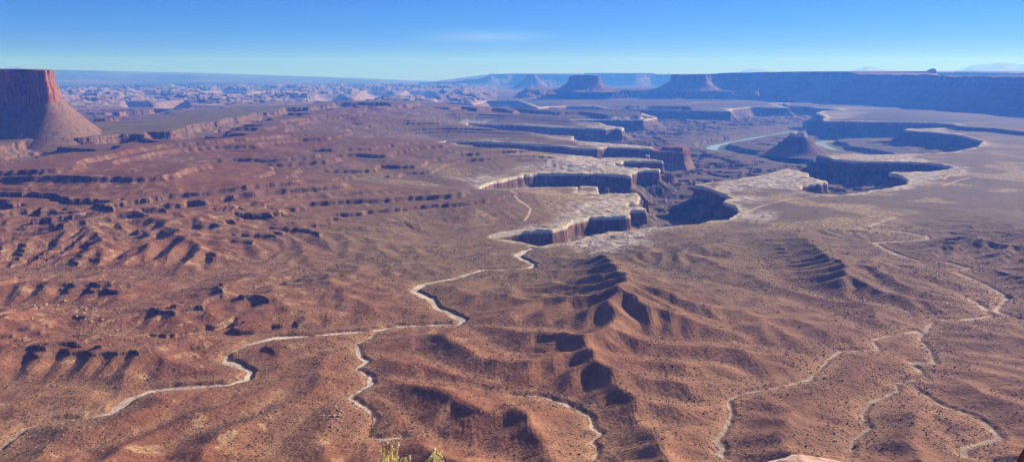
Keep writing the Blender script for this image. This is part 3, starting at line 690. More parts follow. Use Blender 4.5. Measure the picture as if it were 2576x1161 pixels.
tag(ribbon('river', G(RIVER, -165), 38, -164.6, M.m), kind='structure')

# ------------------------------------------------------------------ buttes, mesas, towers
def n1d(s, scale, seed): return perlin(np.asarray(s, F32), np.full(len(s), seed * 3.1, F32), scale, seed)
def formation(name, label, cat, ring, ztop, zcl, zbase, run, mats, step, flute=6., flen=30., closed_noise=8., group=None, structure=False, nz=14, nt=14, batter=.08, concave=1.0, topn=4.):
    """ring: plan outline of the cliff top (counter-clockwise); ztop/zcl per ring point; talus to zbase over run metres"""
    ring = np.array(ring, float); n = len(ring)
    area = np.sum(ring[:, 0] * np.roll(ring[:, 1], -1) - np.roll(ring[:, 0], -1) * ring[:, 1])
    zt_ = np.full(n, ztop, float) if np.isscalar(ztop) else np.array(ztop, float)
    zc_ = np.full(n, zcl, float) if np.isscalar(zcl) else np.array(zcl, float)
    rn_ = np.full(n, run, float) if np.isscalar(run) else np.array(run, float)
    if area < 0: ring = ring[::-1]; zt_ = zt_[::-1]; zc_ = zc_[::-1]; rn_ = rn_[::-1]
    P = []; A = []
    for i in range(n):
        p, q = ring[i], ring[(i + 1) % n]; m = max(1, int(np.linalg.norm(q - p) / step))
        for k in range(m):
            t = k / m; P.append(p + (q - p) * t); A.append([a[i] * (1 - t) + a[(i + 1) % n] * t for a in (zt_, zc_, rn_)])
    P = np.array(P); A = np.array(A); N = len(P)
    for _ in range(2): P = (np.roll(P, 1, 0) + 2 * P + np.roll(P, -1, 0)) / 4
    T = np.roll(P, -1, 0) - np.roll(P, 1, 0); T /= np.linalg.norm(T, axis=1)[:, None] + 1e-9
    for _ in range(6): T = (np.roll(T, 1, 0) + T + np.roll(T, -1, 0)) / 3
    T /= np.linalg.norm(T, axis=1)[:, None] + 1e-9
    Nn = np.stack([T[:, 1], -T[:, 0]], 1)      # outward
    x0 = P[:, 0].astype(F32); y0 = P[:, 1].astype(F32)
    bas = fbm(x0, y0, flen * 5, 201, 2) * closed_noise
    fl = (np.abs(perlin(x0, y0, flen, 205)) * 1.6 + np.abs(perlin(x0, y0, flen * .4, 207)) * .7)
    rows = []
    H = A[:, 0] - A[:, 1]
    ztopv = A[:, 0] + perlin(x0, y0, flen * 1.5, 209) * topn
    for k in range(nz + 1):
        t = k / nz; z = ztopv + (A[:, 1] - ztopv) * t
        bl_ = perlin((x0 + y0 * .7).astype(F32), z.astype(F32), flen * .8, 211) * flute * .45
        off = bas + H * batter * t - flute * fl * (1 - .55 * t) + bl_ + (flute * .5 if t > .5 else 0)
        rows.append(np.column_stack([P + Nn * off[:, None], z]))
    cliff = np.array(rows)
    root = None
    if structure: root = tag(empty(name, (float(P[:, 0].mean()), float(P[:, 1].mean()), float(zbase))), kind='structure')
    else: root = tag(empty(name, (float(P[:, 0].mean()), float(P[:, 1].mean()), float(zbase))), label, cat, group)
    loc = np.array(root.location)
    def grid(nm, rows, mat, sm=True):
        k, m = rows.shape[:2]; ii = np.arange(k * m).reshape(k, m); jj = np.roll(ii, -1, 1)
        q = np.stack([ii[:-1], jj[:-1], jj[1:], ii[1:]], -1).reshape(-1, 4)[:, ::-1]
        o = link(new_mesh(nm, rows.reshape(-1, 3) - loc, q.reshape(-1), np.full(len(q), 4), sm), nm, mat, root); return o
    grid('cliff_wall', cliff, mats[0], False)
    # top: rings shrinking towards the middle
    cen = P.mean(0); tops = [cliff[0]]
    for s, dz in ((.93, 1.0), (.7, 1.6), (.35, 2.0), (.02, 2.2)):
        tops.append(np.column_stack([cen + (cliff[0][:, :2] - cen) * s, cliff[0][:, 2] * (s ** .3 if False else 1) * 1.0 + dz * topn * .3 + perlin(x0, y0, flen, 215) * topn * .3]))
    grid('top', np.array(tops)[::-1], mats[2])
    if A[:, 2].max() > 0:
        rows = []
        for k in range(nt + 1):
            t = k / nt; tt = t ** 1.0
            z = A[:, 1] + 3 + (zbase - A[:, 1] - 3) * (1 - (1 - tt) ** (1 + concave * .6))
            ox = (P + Nn * (A[:, 2] * tt)[:, None]).astype(F32); rib = -np.abs(perlin(x0, y0, flen * 1.3, 221)) * 26 * (flen / 30) * t * (1.4 - t) - np.abs(perlin(x0, y0, flen * .45, 222)) * 12 * (flen / 30) * t * (1.4 - t) + fbm(ox[:, 0], ox[:, 1], flen * .5, 223, 3) * 2.2 * (flen / 30)
            off = bas + H * batter + A[:, 2] * tt + flute * .6 * (1 - t)
            rows.append(np.column_stack([P + Nn * off[:, None] - Nn * 4 * (t == 0), z + rib]))
        grid('talus_slope', np.array(rows), mats[1])
    return root

# big butte at the left edge
c0 = at_r(112, 177, 3300)
cx_, cy_ = az_pt(113, 4190)
ring = [(cx_ - 1500, cy_ + 150), (cx_ - 700, cy_ + 80), (cx_ - 330, cy_ + 75), (cx_ - 240, cy_ + 20), (cx_ - 110, cy_ + 40), (cx_ - 60, cy_ - 4), (cx_, cy_), (cx_ + 16, cy_ + 40), az_pt(131, 4340), az_pt(136, 4520), az_pt(120, 4800), (cx_ - 1500, cy_ + 700)]
formation('butte', 'tall red sandstone butte with sheer fluted cliffs and rubble apron at the left edge', 'butte', ring, 461, [250,258,268,276,288,298,306,309,313,318,318,300], 60, 300, (MAT_WINGATE, MAT_TALUS, MAT_TOPS), 3.0, flute=12, flen=44, nz=44, nt=60, batter=.07, topn=7, closed_noise=14, concave=.45)
def butte_px(name, label, u0, u1, v, r, depth, vc, vb, run, **k):
    c = []; zt, zc = [], []
    uc = (u0 + u1) / 2; z_ = at_r(uc, v, r)[2]; zc_ = at_r(uc, vc, r)[2]; zb = k.pop('zb', at_r(uc, vb, r - run)[2])
    pr = k.pop('prof', None)
    ua = u0; du = u1 - u0
    ring = [az_pt(ua + du * .0, r + depth * .35), az_pt(ua + du * .12, r + depth * .05), az_pt(ua + du * .35, r), az_pt(ua + du * .6, r + depth * .03), az_pt(ua + du * .86, r), az_pt(ua + du * 1., r + depth * .3),
            az_pt(ua + du * .95, r + depth * .8), az_pt(ua + du * .5, r + depth), az_pt(ua + du * .1, r + depth * .85)]
    zt = [z_] * 9
    if pr: zt = [z_ + p for p in pr]
    return formation(name, label, 'butte', ring, zt, zc_, zb, run, **k)
FAR = (MAT_FAR, MAT_FARTAL, MAT_FARTAL)
butte_px('butte', 'flat topped dark blue butte with a notched rim, alone at the centre of the skyline', 1430, 1512, 189.5, 13000, 520, 208, 232, 360, zb=140, mats=FAR, step=10, flute=14, flen=60, closed_noise=25, prof=[-25,-6,4,2,-10,-14,-10,0,-20], batter=.15)
butte_px('butte', 'small hazy butte farther back left of the central butte', 1325, 1350, 187, 20500, 400, 195, 213, 480, zb=50, mats=FAR, step=16, flute=14, flen=80, closed_noise=15, prof=[-20,0,5,5,0,-20,0,0,0], batter=.25)
butte_px('butte', 'butte with a lit broken cliff joined to the west mesa, right of the centre', 1688, 1790, 188, 13600, 1500, 206, 232, 380, zb=140, mats=FAR, step=10, flute=16, flen=70, closed_noise=30, prof=[0,4,0,8,0,0,0,0,0], batter=.15)
# long mesa closing the view on the right
us = [1770, 1800, 1900, 1970, 2020, 2066, 2110, 2160, 2247, 2288, 2408, 2500, 2576, 2800, 3100]
vs = [187, 185, 182.5, 181.6, 182, 181, 182, 186.6, 188.6, 187, 192.4, 194, 195.3, 198, 200]
rs = [14400, 14300, 14000, 13500, 13400, 12900, 12900, 12500, 12000, 11900, 10900, 10600, 10100, 9500, 9200]
ring = [az_pt(u, r) for u, r in zip(us, rs)]; zt = [at_r(u, v, r)[2] for u, v, r in zip(us, vs, rs)]
ring += [az_pt(3100, 15500), az_pt(2500, 16500), az_pt(2000, 17500), az_pt(1800, 17500)]; zt += [400] * 4
formation('mesa', 'long shadowed blue mesa wall closing the right half of the skyline', 'mesa', ring, zt, [z - 130 for z in zt], 25, 620, FAR, 14, flute=26, flen=150, closed_noise=300, batter=.2, topn=14)
us = [2000, 2075, 2145, 2320, 2364, 2495, 2576, 2900]; vs = [181.5, 180.2, 179.8, 180.2, 182, 182.8, 184.2, 185]
ring = [az_pt(u, 19500) for u in us]; zt = [at_r(u, v, 19500)[2] for u, v in zip(us, vs)]
ring += [az_pt(2900, 24000), az_pt(2000, 24000)]; zt += [480, 480]
formation('mesa', 'paler high plateau showing behind the long mesa at the upper right', 'mesa', ring, zt, [z - 150 for z in zt], 60, 700, FAR, 30, flute=22, flen=160, closed_noise=60, batter=.2, topn=5)
ring = [az_pt(u, r) for u, r in ((2325, 15200), (2333, 15120), (2345, 15080), (2354, 15120), (2355, 15220), (2340, 15300))]
zt = [at_r(2330, v, 15200)[2] for v in (181, 176, 172.5, 174, 179, 174)]
formation('rock_spire', 'rounded rock dome rising above the long mesa near the right edge', 'rock spire', ring, zt, [at_r(2330, 188, 15200)[2]] * 6, at_r(2330, 194, 15200)[2], 90, FAR, 7, flute=4, flen=40, closed_noise=3, batter=.12, topn=3)
# distant stepped mesa behind the buttes
us = [1060, 1140, 1168, 1205, 1226, 1236, 1300, 1330, 1440, 1560, 1582, 1596, 1642, 1652, 1720, 1830]
vs = [207.5, 206, 200, 198.5, 191, 186.5, 185, 187.2, 187.5, 188, 187, 184, 184, 187.4, 188, 188]
ring = [az_pt(u, 27000 + 400 * math.sin(u * .05)) for u in us]; zt = [at_r(u, v, 27000)[2] for u, v in zip(us, vs)]
ring += [az_pt(1830, 33000), az_pt(1236, 33000), az_pt(1060, 30000)]; zt += [400, 400, 60]
formation('mesa', 'distant stepped blue mesa on the skyline behind the central butte', 'mesa', ring, zt, [max(z - 150, -20) for z in zt], -60, 900, FAR, 35, flute=20, flen=200, closed_noise=120, batter=.2, topn=2)
# pinnacle inside the river bend and the towers of the canyon
RM = (MAT_RIMROCK, MAT_TALUS, MAT_RIMROCK); LM = (MAT_LOWROCK, MAT_TALUS, MAT_LOWROCK)
butte_px('butte', 'cone shaped butte with a pale rock crown standing inside the river bend', 1999, 2043, 335.5, 5650, 130, 345, 386, 205, zb=-128, mats=(MAT_RIMROCK, MAT_FARTAL, MAT_RIMROCK), step=3, flute=7, flen=22, closed_noise=6, prof=[3,6,-6,4,-3,6,0,0,0], batter=.12, nz=20, nt=26)
butte_px('rock_tower', 'square red rock block at the canyon end of the long pale finger', 1676, 1734, 371.5, 4480, 160, 383, 425, 0, zb=-110, mats=LM, step=2.5, flute=4, flen=26, closed_noise=4, batter=.05, nz=18)
butte_px('rock_wall', 'broad shadowed lower wall carrying the square red block', 1640, 1747, 381.5, 4440, 330, 410, 425, 60, zb=-128, mats=LM, step=3, flute=5, flen=30, closed_noise=8, prof=[0,0,0,0,-8,-14,0,0,0], batter=.1, nz=18)
butte_px('rock_fin', 'ragged red fin below the white rim, left of the gorge mouth', 1652, 1713, 443, 3800, 90, 466, 474, 40, zb=-128, mats=LM, step=2, flute=5, flen=18, closed_noise=4, prof=[-6,0,-3,2,4,6,0,0,0], batter=.08, nz=18)
butte_px('rock_fin', 'narrow red buttress directly below the tip of a pale finger', 1659, 1682, 423.5, 3900, 60, 441, 452, 40, zb=-120, mats=LM, step=2, flute=3, flen=14, closed_noise=2, batter=.08, nz=18)
butte_px('rock_tower', 'small square tower on the edge of the pale slab above the gorge', 1631, 1643, 391.5, 4150, 24, 402, 403, 0, zb=-5, mats=RM, step=1.5, flute=1.5, flen=9, closed_noise=1, batter=.05, nz=10)
butte_px('rock_tower', 'lone rounded tower in the mouth of the side canyon', 1526, 1540, 474.5, 3120, 24, 487, 490, 10, zb=-60, mats=RM, step=1.2, flute=1.6, flen=8, closed_noise=1, batter=.1, nz=12)
butte_px('rock_tower', 'twin red spikes below the nearest pale headland', 1631, 1645, 506, 2780, 24, 526, 530, 14, zb=-80, mats=LM, step=1.2, flute=3, flen=7, closed_noise=1, prof=[-8,0,0,-7,0,-5,0,0,0], batter=.1, nz=14)
# far snowy-blue ranges
M = NT_('far_mountain_rock'); M.l(M.mix(M.rng(M.noise(M.vec((1, 1, 1)), .0012, 4), .45, .6), (.16, .15, .13), (.28, .28, .28)), M.b.inputs['Base Color'])
def range_(pts, r, name='mountains'):
    us = np.linspace(pts[0][0], pts[-1][0], 90); vs = np.interp(us, [p[0] for p in pts], [p[1] for p in pts])
    rows = []
    for k, (dr_, f) in enumerate(((-4500, 0), (-2500, .45), (-1000, .85), (0, 1), (1500, .7), (5000, 0))):
        row = []
        for i, (u, v) in enumerate(zip(us, vs)):
            z = at_r(u, v, r)[2]; zb = 300
            x, y = az_pt(u, r + dr_)
            n = float(perlin(np.array([x], F32), np.array([y], F32), 2200, 301 + k)[0]) * 130 * (1 if 0 < k < 5 and k != 3 else .25)
            row.append((x, y, zb + (z - zb) * f + n * (f > 0)))
        rows.append(row)
    rows = np.array(rows); k, m = rows.shape[:2]; ii = np.arange(k * m).reshape(k, m)
    q = np.stack([ii[:-1, :-1], ii[:-1, 1:], ii[1:, 1:], ii[1:, :-1]], -1).reshape(-1, 4)[:, ::-1]
    tag(link(new_mesh(name, rows.reshape(-1, 3), q.reshape(-1), np.full(len(q), 4)), name, M.m), kind='structure')
range_([(2340,183),(2385,178),(2420,174),(2445,164),(2475,161),(2505,157.5),(2530,158.5),(2560,162),(2600,160),(2700,170),(2800,183)], 62000)
range_([(2110,183),(2140,177),(2165,172),(2178,166.5),(2195,170),(2215,173),(2240,181)], 62000)
range_([(1850,184),(1870,177),(1890,173.5),(1912,173.5),(1930,178),(1945,184)], 62000)
range_([(-80,176),(0,172.5),(30,169),(48,167.5),(70,172),(110,178)], 52000)
print('formations', time.time() - T0)

# ------------------------------------------------------------------ shrubs dotting the near ground
NS = 150000
rs_ = np.sqrt(rng.uniform(760 ** 2, 2500 ** 2, NS * 2)); an = rng.uniform(-.68, .68, NS * 2)
sx = rs_ * np.sin(an); sy = rs_ * np.cos(an)
hz, i_, j_ = Hs(sx, sy)
dens = np.clip(.25 + .9 * fbm(sx, sy, 90, 231, 3) + .5 * sst(70, 15, dval[i_, j_]) + .25 * sst(900, 1600, -rs_ + 2200), .06, 1)
ok = (rng.random(NS * 2) < dens) & (wash[i_, j_] < .5) & (road[i_, j_] < .5) & (slope[i_, j_] < .75) & (dc[i_, j_] < -8) & (rs_ < 2500 - rng.random(NS * 2) * 700)
sx, sy, hz = sx[ok][:NS], sy[ok][:NS], hz[ok][:NS]; n = len(sx); print('shrubs', n)
rad = rng.lognormal(-.68, .42, n).clip(.25, 2.0) * (1 + .15 * (np.hypot(sx, sy) > 1500)); hh = rad * rng.uniform(.8, 1.3, n)
k5 = np.arange(5) * 2 * np.pi / 5
v = np.zeros((n, 11, 3), F32)
ph = rng.uniform(0, 6.28, n)
for a in range(5):
    j1 = rng.uniform(.7, 1.3, n); j2 = rng.uniform(.6, 1.2, n)
    v[:, a, 0] = sx + rad * .6 * j2 * np.cos(k5[a] + ph); v[:, a, 1] = sy + rad * .6 * j2 * np.sin(k5[a] + ph); v[:, a, 2] = hz - .25
    v[:, 5 + a, 0] = sx + rad * j1 * np.cos(k5[a] + ph + .4); v[:, 5 + a, 1] = sy + rad * j1 * np.sin(k5[a] + ph + .4); v[:, 5 + a, 2] = hz + hh * .55 * rng.uniform(.7, 1.2, n)
v[:, 10, 0] = sx; v[:, 10, 1] = sy; v[:, 10, 2] = hz + hh
quad = np.array([[a, (a + 1) % 5, 5 + (a + 1) % 5, 5 + a] for a in range(5)]).reshape(-1); tri = np.array([[5 + a, 5 + (a + 1) % 5, 10] for a in range(5)]).reshape(-1)
one = np.concatenate([quad, tri]); fl = (one[None, :] + (np.arange(n) * 11)[:, None]).reshape(-1)
me = new_mesh('desert_shrubs', v.reshape(-1, 3), fl, np.tile([4] * 5 + [3] * 5, n), False)
cc = np.array((.10, .085, .052), F32) * rng.uniform(.6, 1.7, (n, 1)) + rng.uniform(-.008, .012, (n, 3))
setattr_col(me, 'Col', np.repeat(np.clip(cc, .02, .3), 11, 0))
M = NT_('shrub_foliage'); at = M.n('ShaderNodeAttribute', attribute_name='Col'); M.l(at.outputs['Color'], M.b.inputs['Base Color'])
tag(link(me, 'desert_shrubs', M.m), 'low dark desert shrubs dotting the red ground of the near slopes', 'shrubs', kind='stuff')

# ------------------------------------------------------------------ boulders
def blob(seed, n=10):
    g = np.random.default_rng(seed); import bmesh
    bm = bmesh.new(); bmesh.ops.create_icosphere(bm, subdivisions=2, radius=1)
    for k in range(n):
        d = Vector(g.normal(size=3)).normalized(); c_ = g.uniform(.45, .8)
        for vv in bm.verts:
            s = vv.co.dot(d)
            if s > c_: vv.co -= d * (s - c_)
    for vv in bm.verts: vv.co *= 1 + g.uniform(-.03, .03)
    return bm
M = NT_('tan_boulder'); M.l(M.mix(M.rng(M.noise(None, .8, 4), .3, .7), (.26, .155, .10), (.46, .33, .215)), M.b.inputs['Base Color']); MAT_BOULDER = M.m
protos = []
for k in range(5):
    bm = blob(50 + k); me = bpy.data.meshes.new('boulder'); bm.to_mesh(me); bm.free(); me.materials.append(MAT_BOULDER); protos.append(me)
def boulders(cu, cv, su, sv, n, s0, s1, label, group, seed):
    g = np.random.default_rng(seed)
    for k in range(n):
        x, y = gp(cu + g.normal() * su, cv + g.normal() * sv, 12)
        z = float(Hs(np.array([x]), np.array([y]))[0][0]); s = g.uniform(s0, s1)
        o = bpy.data.objects.new('boulder', protos[g.integers(5)]); C.objects.link(o)
        o.location = (x, y, z + s * .2); o.scale = (s * g.uniform(.8, 1.4), s * g.uniform(.7, 1.1), s * g.uniform(.45, .75)); o.rotation_euler = (g.uniform(-.3, .3), g.uniform(-.3, .3), g.uniform(0, 6.28))
        tag(o, label, 'boulder', group)
boulders(850, 1062, 16, 16, 34, 1.2, 3.6, 'tan sandstone boulder in the heap on the slope near the bottom left of centre', 'boulders heaped on the lower slope', 1)
boulders(680, 1055, 16, 14, 14, .9, 2.2, 'tan boulder in the small scatter left of the main boulder heap', 'boulders left of the heap', 2)
boulders(240, 1100, 60, 20, 22, .9, 2.2, 'pale boulder strewn beside the wash in the lower left corner', 'boulders by the lower left wash', 3)
boulders(150, 800, 70, 18, 45, 1.4, 3.8, 'pale block strewn on the red hillside at the left edge', 'blocks on the left hillside', 4)
boulders(270, 850, 60, 16, 45, 1.4, 3.4, 'pale block tumbled below the red hillside at the left', 'blocks below the left hillside', 5)
boulders(450, 800, 60, 20, 40, 1.2, 3.0, 'tan block on the rocky slope above the big wash bend', 'blocks above the wash bend', 6)
boulders(100, 690, 60, 12, 30, 1.6, 4.0, 'tan block fallen under the dark ledges at the left', 'blocks under the dark ledges', 7)
# smaller rubble, uncountable
zones = [(150, 800, 120, 30, 900), (280, 860, 110, 30, 900), (450, 800, 100, 30, 700), (680, 1055, 60, 30, 300), (850, 1062, 40, 30, 300), (100, 690, 100, 20, 600), (150, 1110, 110, 25, 400), (560, 900, 60, 30, 350), (90, 450, 60, 14, 900), (60, 300, 60, 16, 700), (180, 320, 50, 10, 500), (300, 620, 160, 20, 700), (700, 760, 120, 30, 500), (2330, 900, 20, 60, 250), (860, 780, 120, 30, 300)]
P = []
for cu, cv, su, sv, k in zones:
    for _ in range(k): P.append(gp(cu + rng.normal() * su, cv + rng.normal() * sv, 130 if cv < 340 else (55 if cv < 460 else 14)))
P = np.array(P); hz, _, _ = Hs(P[:, 0], P[:, 1]); n = len(P)
base = np.array([(1, 0, 0), (-1, 0, 0), (0, 1, 0), (0, -1, 0), (0, 0, 1), (0, 0, -1)], F32)
s = rng.lognormal(.05, .4, n).clip(.5, 2.6) * np.clip(np.hypot(P[:, 0], P[:, 1]) / 1700, .7, 1.6)
v = base[None] * rng.uniform(.6, 1.3, (n, 6, 1)) + rng.normal(0, .2, (n, 6, 3)); v = v * s[:, None, None] * np.array((1, 1, .7)); v[:, :, 0] += P[:, 0][:, None]; v[:, :, 1] += P[:, 1][:, None]; v[:, :, 2] += (hz + s * .15)[:, None]
ft = np.array([(0, 2, 4), (2, 1, 4), (1, 3, 4), (3, 0, 4), (2, 0, 5), (1, 2, 5), (3, 1, 5), (0, 3, 5)]).reshape(-1)
fl = (ft[None] + (np.arange(n) * 6)[:, None]).reshape(-1)
tag(link(new_mesh('rubble', v.reshape(-1, 3), fl, np.full(n * 8, 3), False), 'rubble', MAT_BOULDER), 'small pale rubble strewn over the slopes on the left', 'rubble', kind='stuff')

# ------------------------------------------------------------------ the rim of the viewpoint
import bmesh
M = NT_('pink_rim_sandstone'); nn = M.noise(None, 9, 6, .65)
M.l(M.mix(M.rng(nn, .3, .7), (.50, .26, .19), (.80, .55, .44)), M.b.inputs['Base Color']); M.l(M.bump(nn, .03, .8), M.b.inputs['Normal']); MAT_PINK = M.m
M = NT_('dark_red_rock'); nn = M.noise(None, 25, 6, .65)
M.l(M.mix(M.rng(nn, .35, .65), (.07, .02, .014), (.34, .13, .08)), M.b.inputs['Base Color']); M.l(M.bump(nn, .03, .8), M.b.inputs['Normal']); MAT_DRED = M.m
# ledge: closed slab
xs = np.linspace(-9, 9, 120); rows = []
edge = 2.62 + perlin(xs.astype(F32), xs.astype(F32) * 0, 1.1, 401) * .12 + perlin(xs.astype(F32), xs.astype(F32) * 0, .35, 403) * .05 - np.abs(xs) * .02
for y0, z0 in ((-6, 446.0), (-6, 448.3), (-3, 448.3), (0, 448.28), (1.2, 448.3), (2.0, 448.27), (None, 448.2), (None, 448.0), (None, 447.2), (None, 446.2), (-6, 446.0)):
    yy = np.full(120, y0) if y0 is not None else edge + (.0 if z0 > 448.1 else .06) - (448.2 - z0) * .1
    rows.append(np.column_stack([xs, yy, z0 + perlin(xs.astype(F32), yy.astype(F32), .8, 405) * .04]))
rows = np.array(rows); k, m = rows.shape[:2]; ii = np.arange(k * m).reshape(k, m)
q = np.stack([ii[:-1, :-1], ii[:-1, 1:], ii[1:, 1:], ii[1:, :-1]], -1).reshape(-1, 4)[:, ::-1]
tag(link(new_mesh('cliff_edge', rows.reshape(-1, 3), q.reshape(-1), np.full(len(q), 4)), 'cliff_edge', MAT_PINK), kind='structure')
def near_rock(u, v, y, size, seed, mat, label):
    bm = blob(seed, 14); bmesh.ops.subdivide_edges(bm, edges=bm.edges[:], cuts=3, use_grid_fill=True)
    co = np.array([vv.co[:] for vv in bm.verts], F32)
    dn = fbm(co[:, 0] + co[:, 2], co[:, 1] - co[:, 2] * .7, .5, 411 + seed, 4) * .08
    for vv, d in zip(bm.verts, dn): vv.co *= 1 + float(d)
    me = bpy.data.meshes.new('boulder'); bm.to_mesh(me); bm.free()
    a, b_, w = ray(u, v); t = y / b_; top = max(vv.co.z for vv in me.vertices) * size[2]
    o = link(me, 'boulder', mat); o.scale = size; o.location = (a * t, y, EYE + w * t - top)
    tag(o, label, 'boulder')
near_rock(2035, 1161, 2.62, (.40, .2, .085), 71, MAT_PINK, 'pale pink boulder at the viewpoint edge, cut off by the bottom of the photo')
near_rock(2668, 1118, 2.55, (.16, .14, .2), 72, MAT_DRED, 'dark red rock in the bottom right corner of the photo')
# rabbitbrush tufts
M = NT_('dry_stem'); at = M.n('ShaderNodeAttribute', attribute_name='Col'); M.l(at.outputs['Color'], M.b.inputs['Base Color']); MAT_STEM = M.m
def tuft(u, v, y, spread, n, seed, label, nf=60):
    g = np.random.default_rng(seed); a, b_, w = ray(u, v); t = y / b_; x0 = a * t; ztop = EYE + w * t; z0 = 448.26
    root = tag(empty('rabbitbrush', (x0, y, z0)), label, 'shrub', 'rabbitbrush on the viewpoint rim')
    V = []; Fc = []; Cc = []; heads = []
    for k in range(n):
        px, py = g.normal(0, spread * .35, 2); tipx = px * 2.2 + g.normal(0, spread * .25); tipy = py * 2.2
        h = (ztop - z0) * g.uniform(.55, 1.0) * (1 - .35 * min(1, (abs(tipx) / (spread * 1.6)) ** 2))
        wd = g.uniform(.0018, .0036); col_ = np.array((.86, .72, .22)) * g.uniform(.6, 1.15) if g.random() < .75 else np.array((.42, .22, .12))
        ang = g.uniform(0, 3.14); dx, dy = math.cos(ang) * wd, math.sin(ang) * wd; b0 = len(V)
        for q_ in range(5):
            f = q_ / 4; bx = px + (tipx - px) * f ** 1.6; by = py + (tipy - py) * f ** 1.6; ww_ = 1 - .6 * f
            for (ox, oy) in ((dx, dy), (-dy, dx), (-dx, -dy), (dy, -dx)): V.append((bx + ox * ww_, by + oy * ww_, h * f)); Cc.append(col_)
        for q_ in range(4):
            for e in range(4): Fc += [b0 + q_ * 4 + e, b0 + q_ * 4 + (e + 1) % 4, b0 + q_ * 4 + 4 + (e + 1) % 4, b0 + q_ * 4 + 4 + e]
        heads.append((tipx, tipy, h))
        if g.random() < .5: heads.append((px + (tipx - px) * .6, py + (tipy - py) * .6, h * .75))
    me = new_mesh('stems', np.array(V), np.array(Fc), np.full(len(Fc) // 4, 4)); setattr_col(me, 'Col', np.array(Cc)); link(me, 'stems', MAT_STEM, root)
    V = []; Fc = []; Cc = []
    for hx, hy, hz_ in heads[:nf * 3]:
        for _ in range(3):
            c_ = np.array((hx, hy, hz_)) + g.normal(0, .004, 3); s_ = g.uniform(.0025, .005); b0 = len(V); cl = np.array((.74, .66, .30)) * g.uniform(.6, 1.15)
            for p_ in base: V.append(c_ + p_ * s_ * np.array((1, 1, 1.6))); Cc.append(cl)
            Fc += [b0 + int(q_) for q_ in ft]
    me = new_mesh('flower_heads', np.array(V), np.array(Fc), np.full(len(Fc) // 3, 3)); setattr_col(me, 'Col', np.array(Cc)); link(me, 'flower_heads', MAT_STEM, root)
tuft(975, 1126, 2.45, .052, 300, 5, 'larger yellow green rabbitbrush tuft with pale seed heads at the bottom edge')
tuft(1095, 1132, 2.5, .036, 120, 6, 'yellowish rabbitbrush tuft right of the larger tuft at the bottom of the photo')
tuft(1030, 1140, 2.5, .02, 14, 7, 'few thin dry stems between the two yellow tufts')
print('details', time.time() - T0)

# ------------------------------------------------------------------ air
SUN_AZ, SUN_EL = 58.0, 25.0
X0, X1, Y0, Y1, ZA, ZB = -70000, 70000, -3000, 82000, -1000, 1900
vv = [(x, y, z) for z in (ZA, ZB) for x, y in ((X0, Y0), (X1, Y0), (X1, Y1), (X0, Y1))]
me = bpy.data.meshes.new('haze'); me.from_pydata(vv, [], [(0, 3, 2, 1), (4, 5, 6, 7), (0, 1, 5, 4), (1, 2, 6, 5), (2, 3, 7, 6), (3, 0, 4, 7)]); me.update()
m = bpy.data.materials.new('haze_air'); m.use_nodes = True; t = m.node_tree; t.nodes.clear()
o_ = t.nodes.new('ShaderNodeOutputMaterial'); pv = t.nodes.new('ShaderNodeVolumePrincipled'); t.links.new(pv.outputs[0], o_.inputs['Volume'])
pv.inputs['Density'].default_value = 6.5e-5; pv.inputs['Color'].default_value = (.062, .24, 1, 1); pv.inputs['Absorption Color'].default_value = (1, 1, 1, 1)
pv.inputs['Anisotropy'].default_value = .15
tag(link(me, 'haze', m), 'thin blue haze filling the canyon air', 'haze', kind='stuff')

# ------------------------------------------------------------------ sky, sun, camera
w = bpy.data.worlds.new('World'); bpy.context.scene.world = w; w.use_nodes = True; t = w.node_tree; t.nodes.clear()
out = t.nodes.new('ShaderNodeOutputWorld'); bg = t.nodes.new('ShaderNodeBackground'); sky = t.nodes.new('ShaderNodeTexSky'); sky.sky_type = 'NISHITA'
sky.sun_disc = False; sky.sun_elevation = math.radians(SUN_EL); sky.sun_rotation = math.radians(SUN_AZ); sky.altitude = 1800; sky.dust_density = 0; sky.ozone_density = 2.0
tc = t.nodes.new('ShaderNodeTexCoord'); sp = t.nodes.new('ShaderNodeSeparateXYZ'); t.links.new(tc.outputs['Generated'], sp.inputs[0])
mr = t.nodes.new('ShaderNodeMapRange'); mr.inputs[1].default_value = 0; mr.inputs[2].default_value = .12; mr.inputs[3].default_value = .36; mr.inputs[4].default_value = .95
t.links.new(sp.outputs['Z'], mr.inputs[0])
mx = t.nodes.new('ShaderNodeMath'); mx.operation = 'MAXIMUM'; t.links.new(mr.outputs[0], mx.inputs[0]); t.links.new(sp.outputs['Z'], mx.inputs[1])
cb = t.nodes.new('ShaderNodeCombineXYZ')
for i in (0, 1): t.links.new(sp.outputs[i], cb.inputs[i])
t.links.new(mx.outputs[0], cb.inputs[2]); nv = t.nodes.new('ShaderNodeVectorMath'); nv.operation = 'NORMALIZE'; t.links.new(cb.outputs[0], nv.inputs[0])
t.links.new(nv.outputs[0], sky.inputs['Vector'])
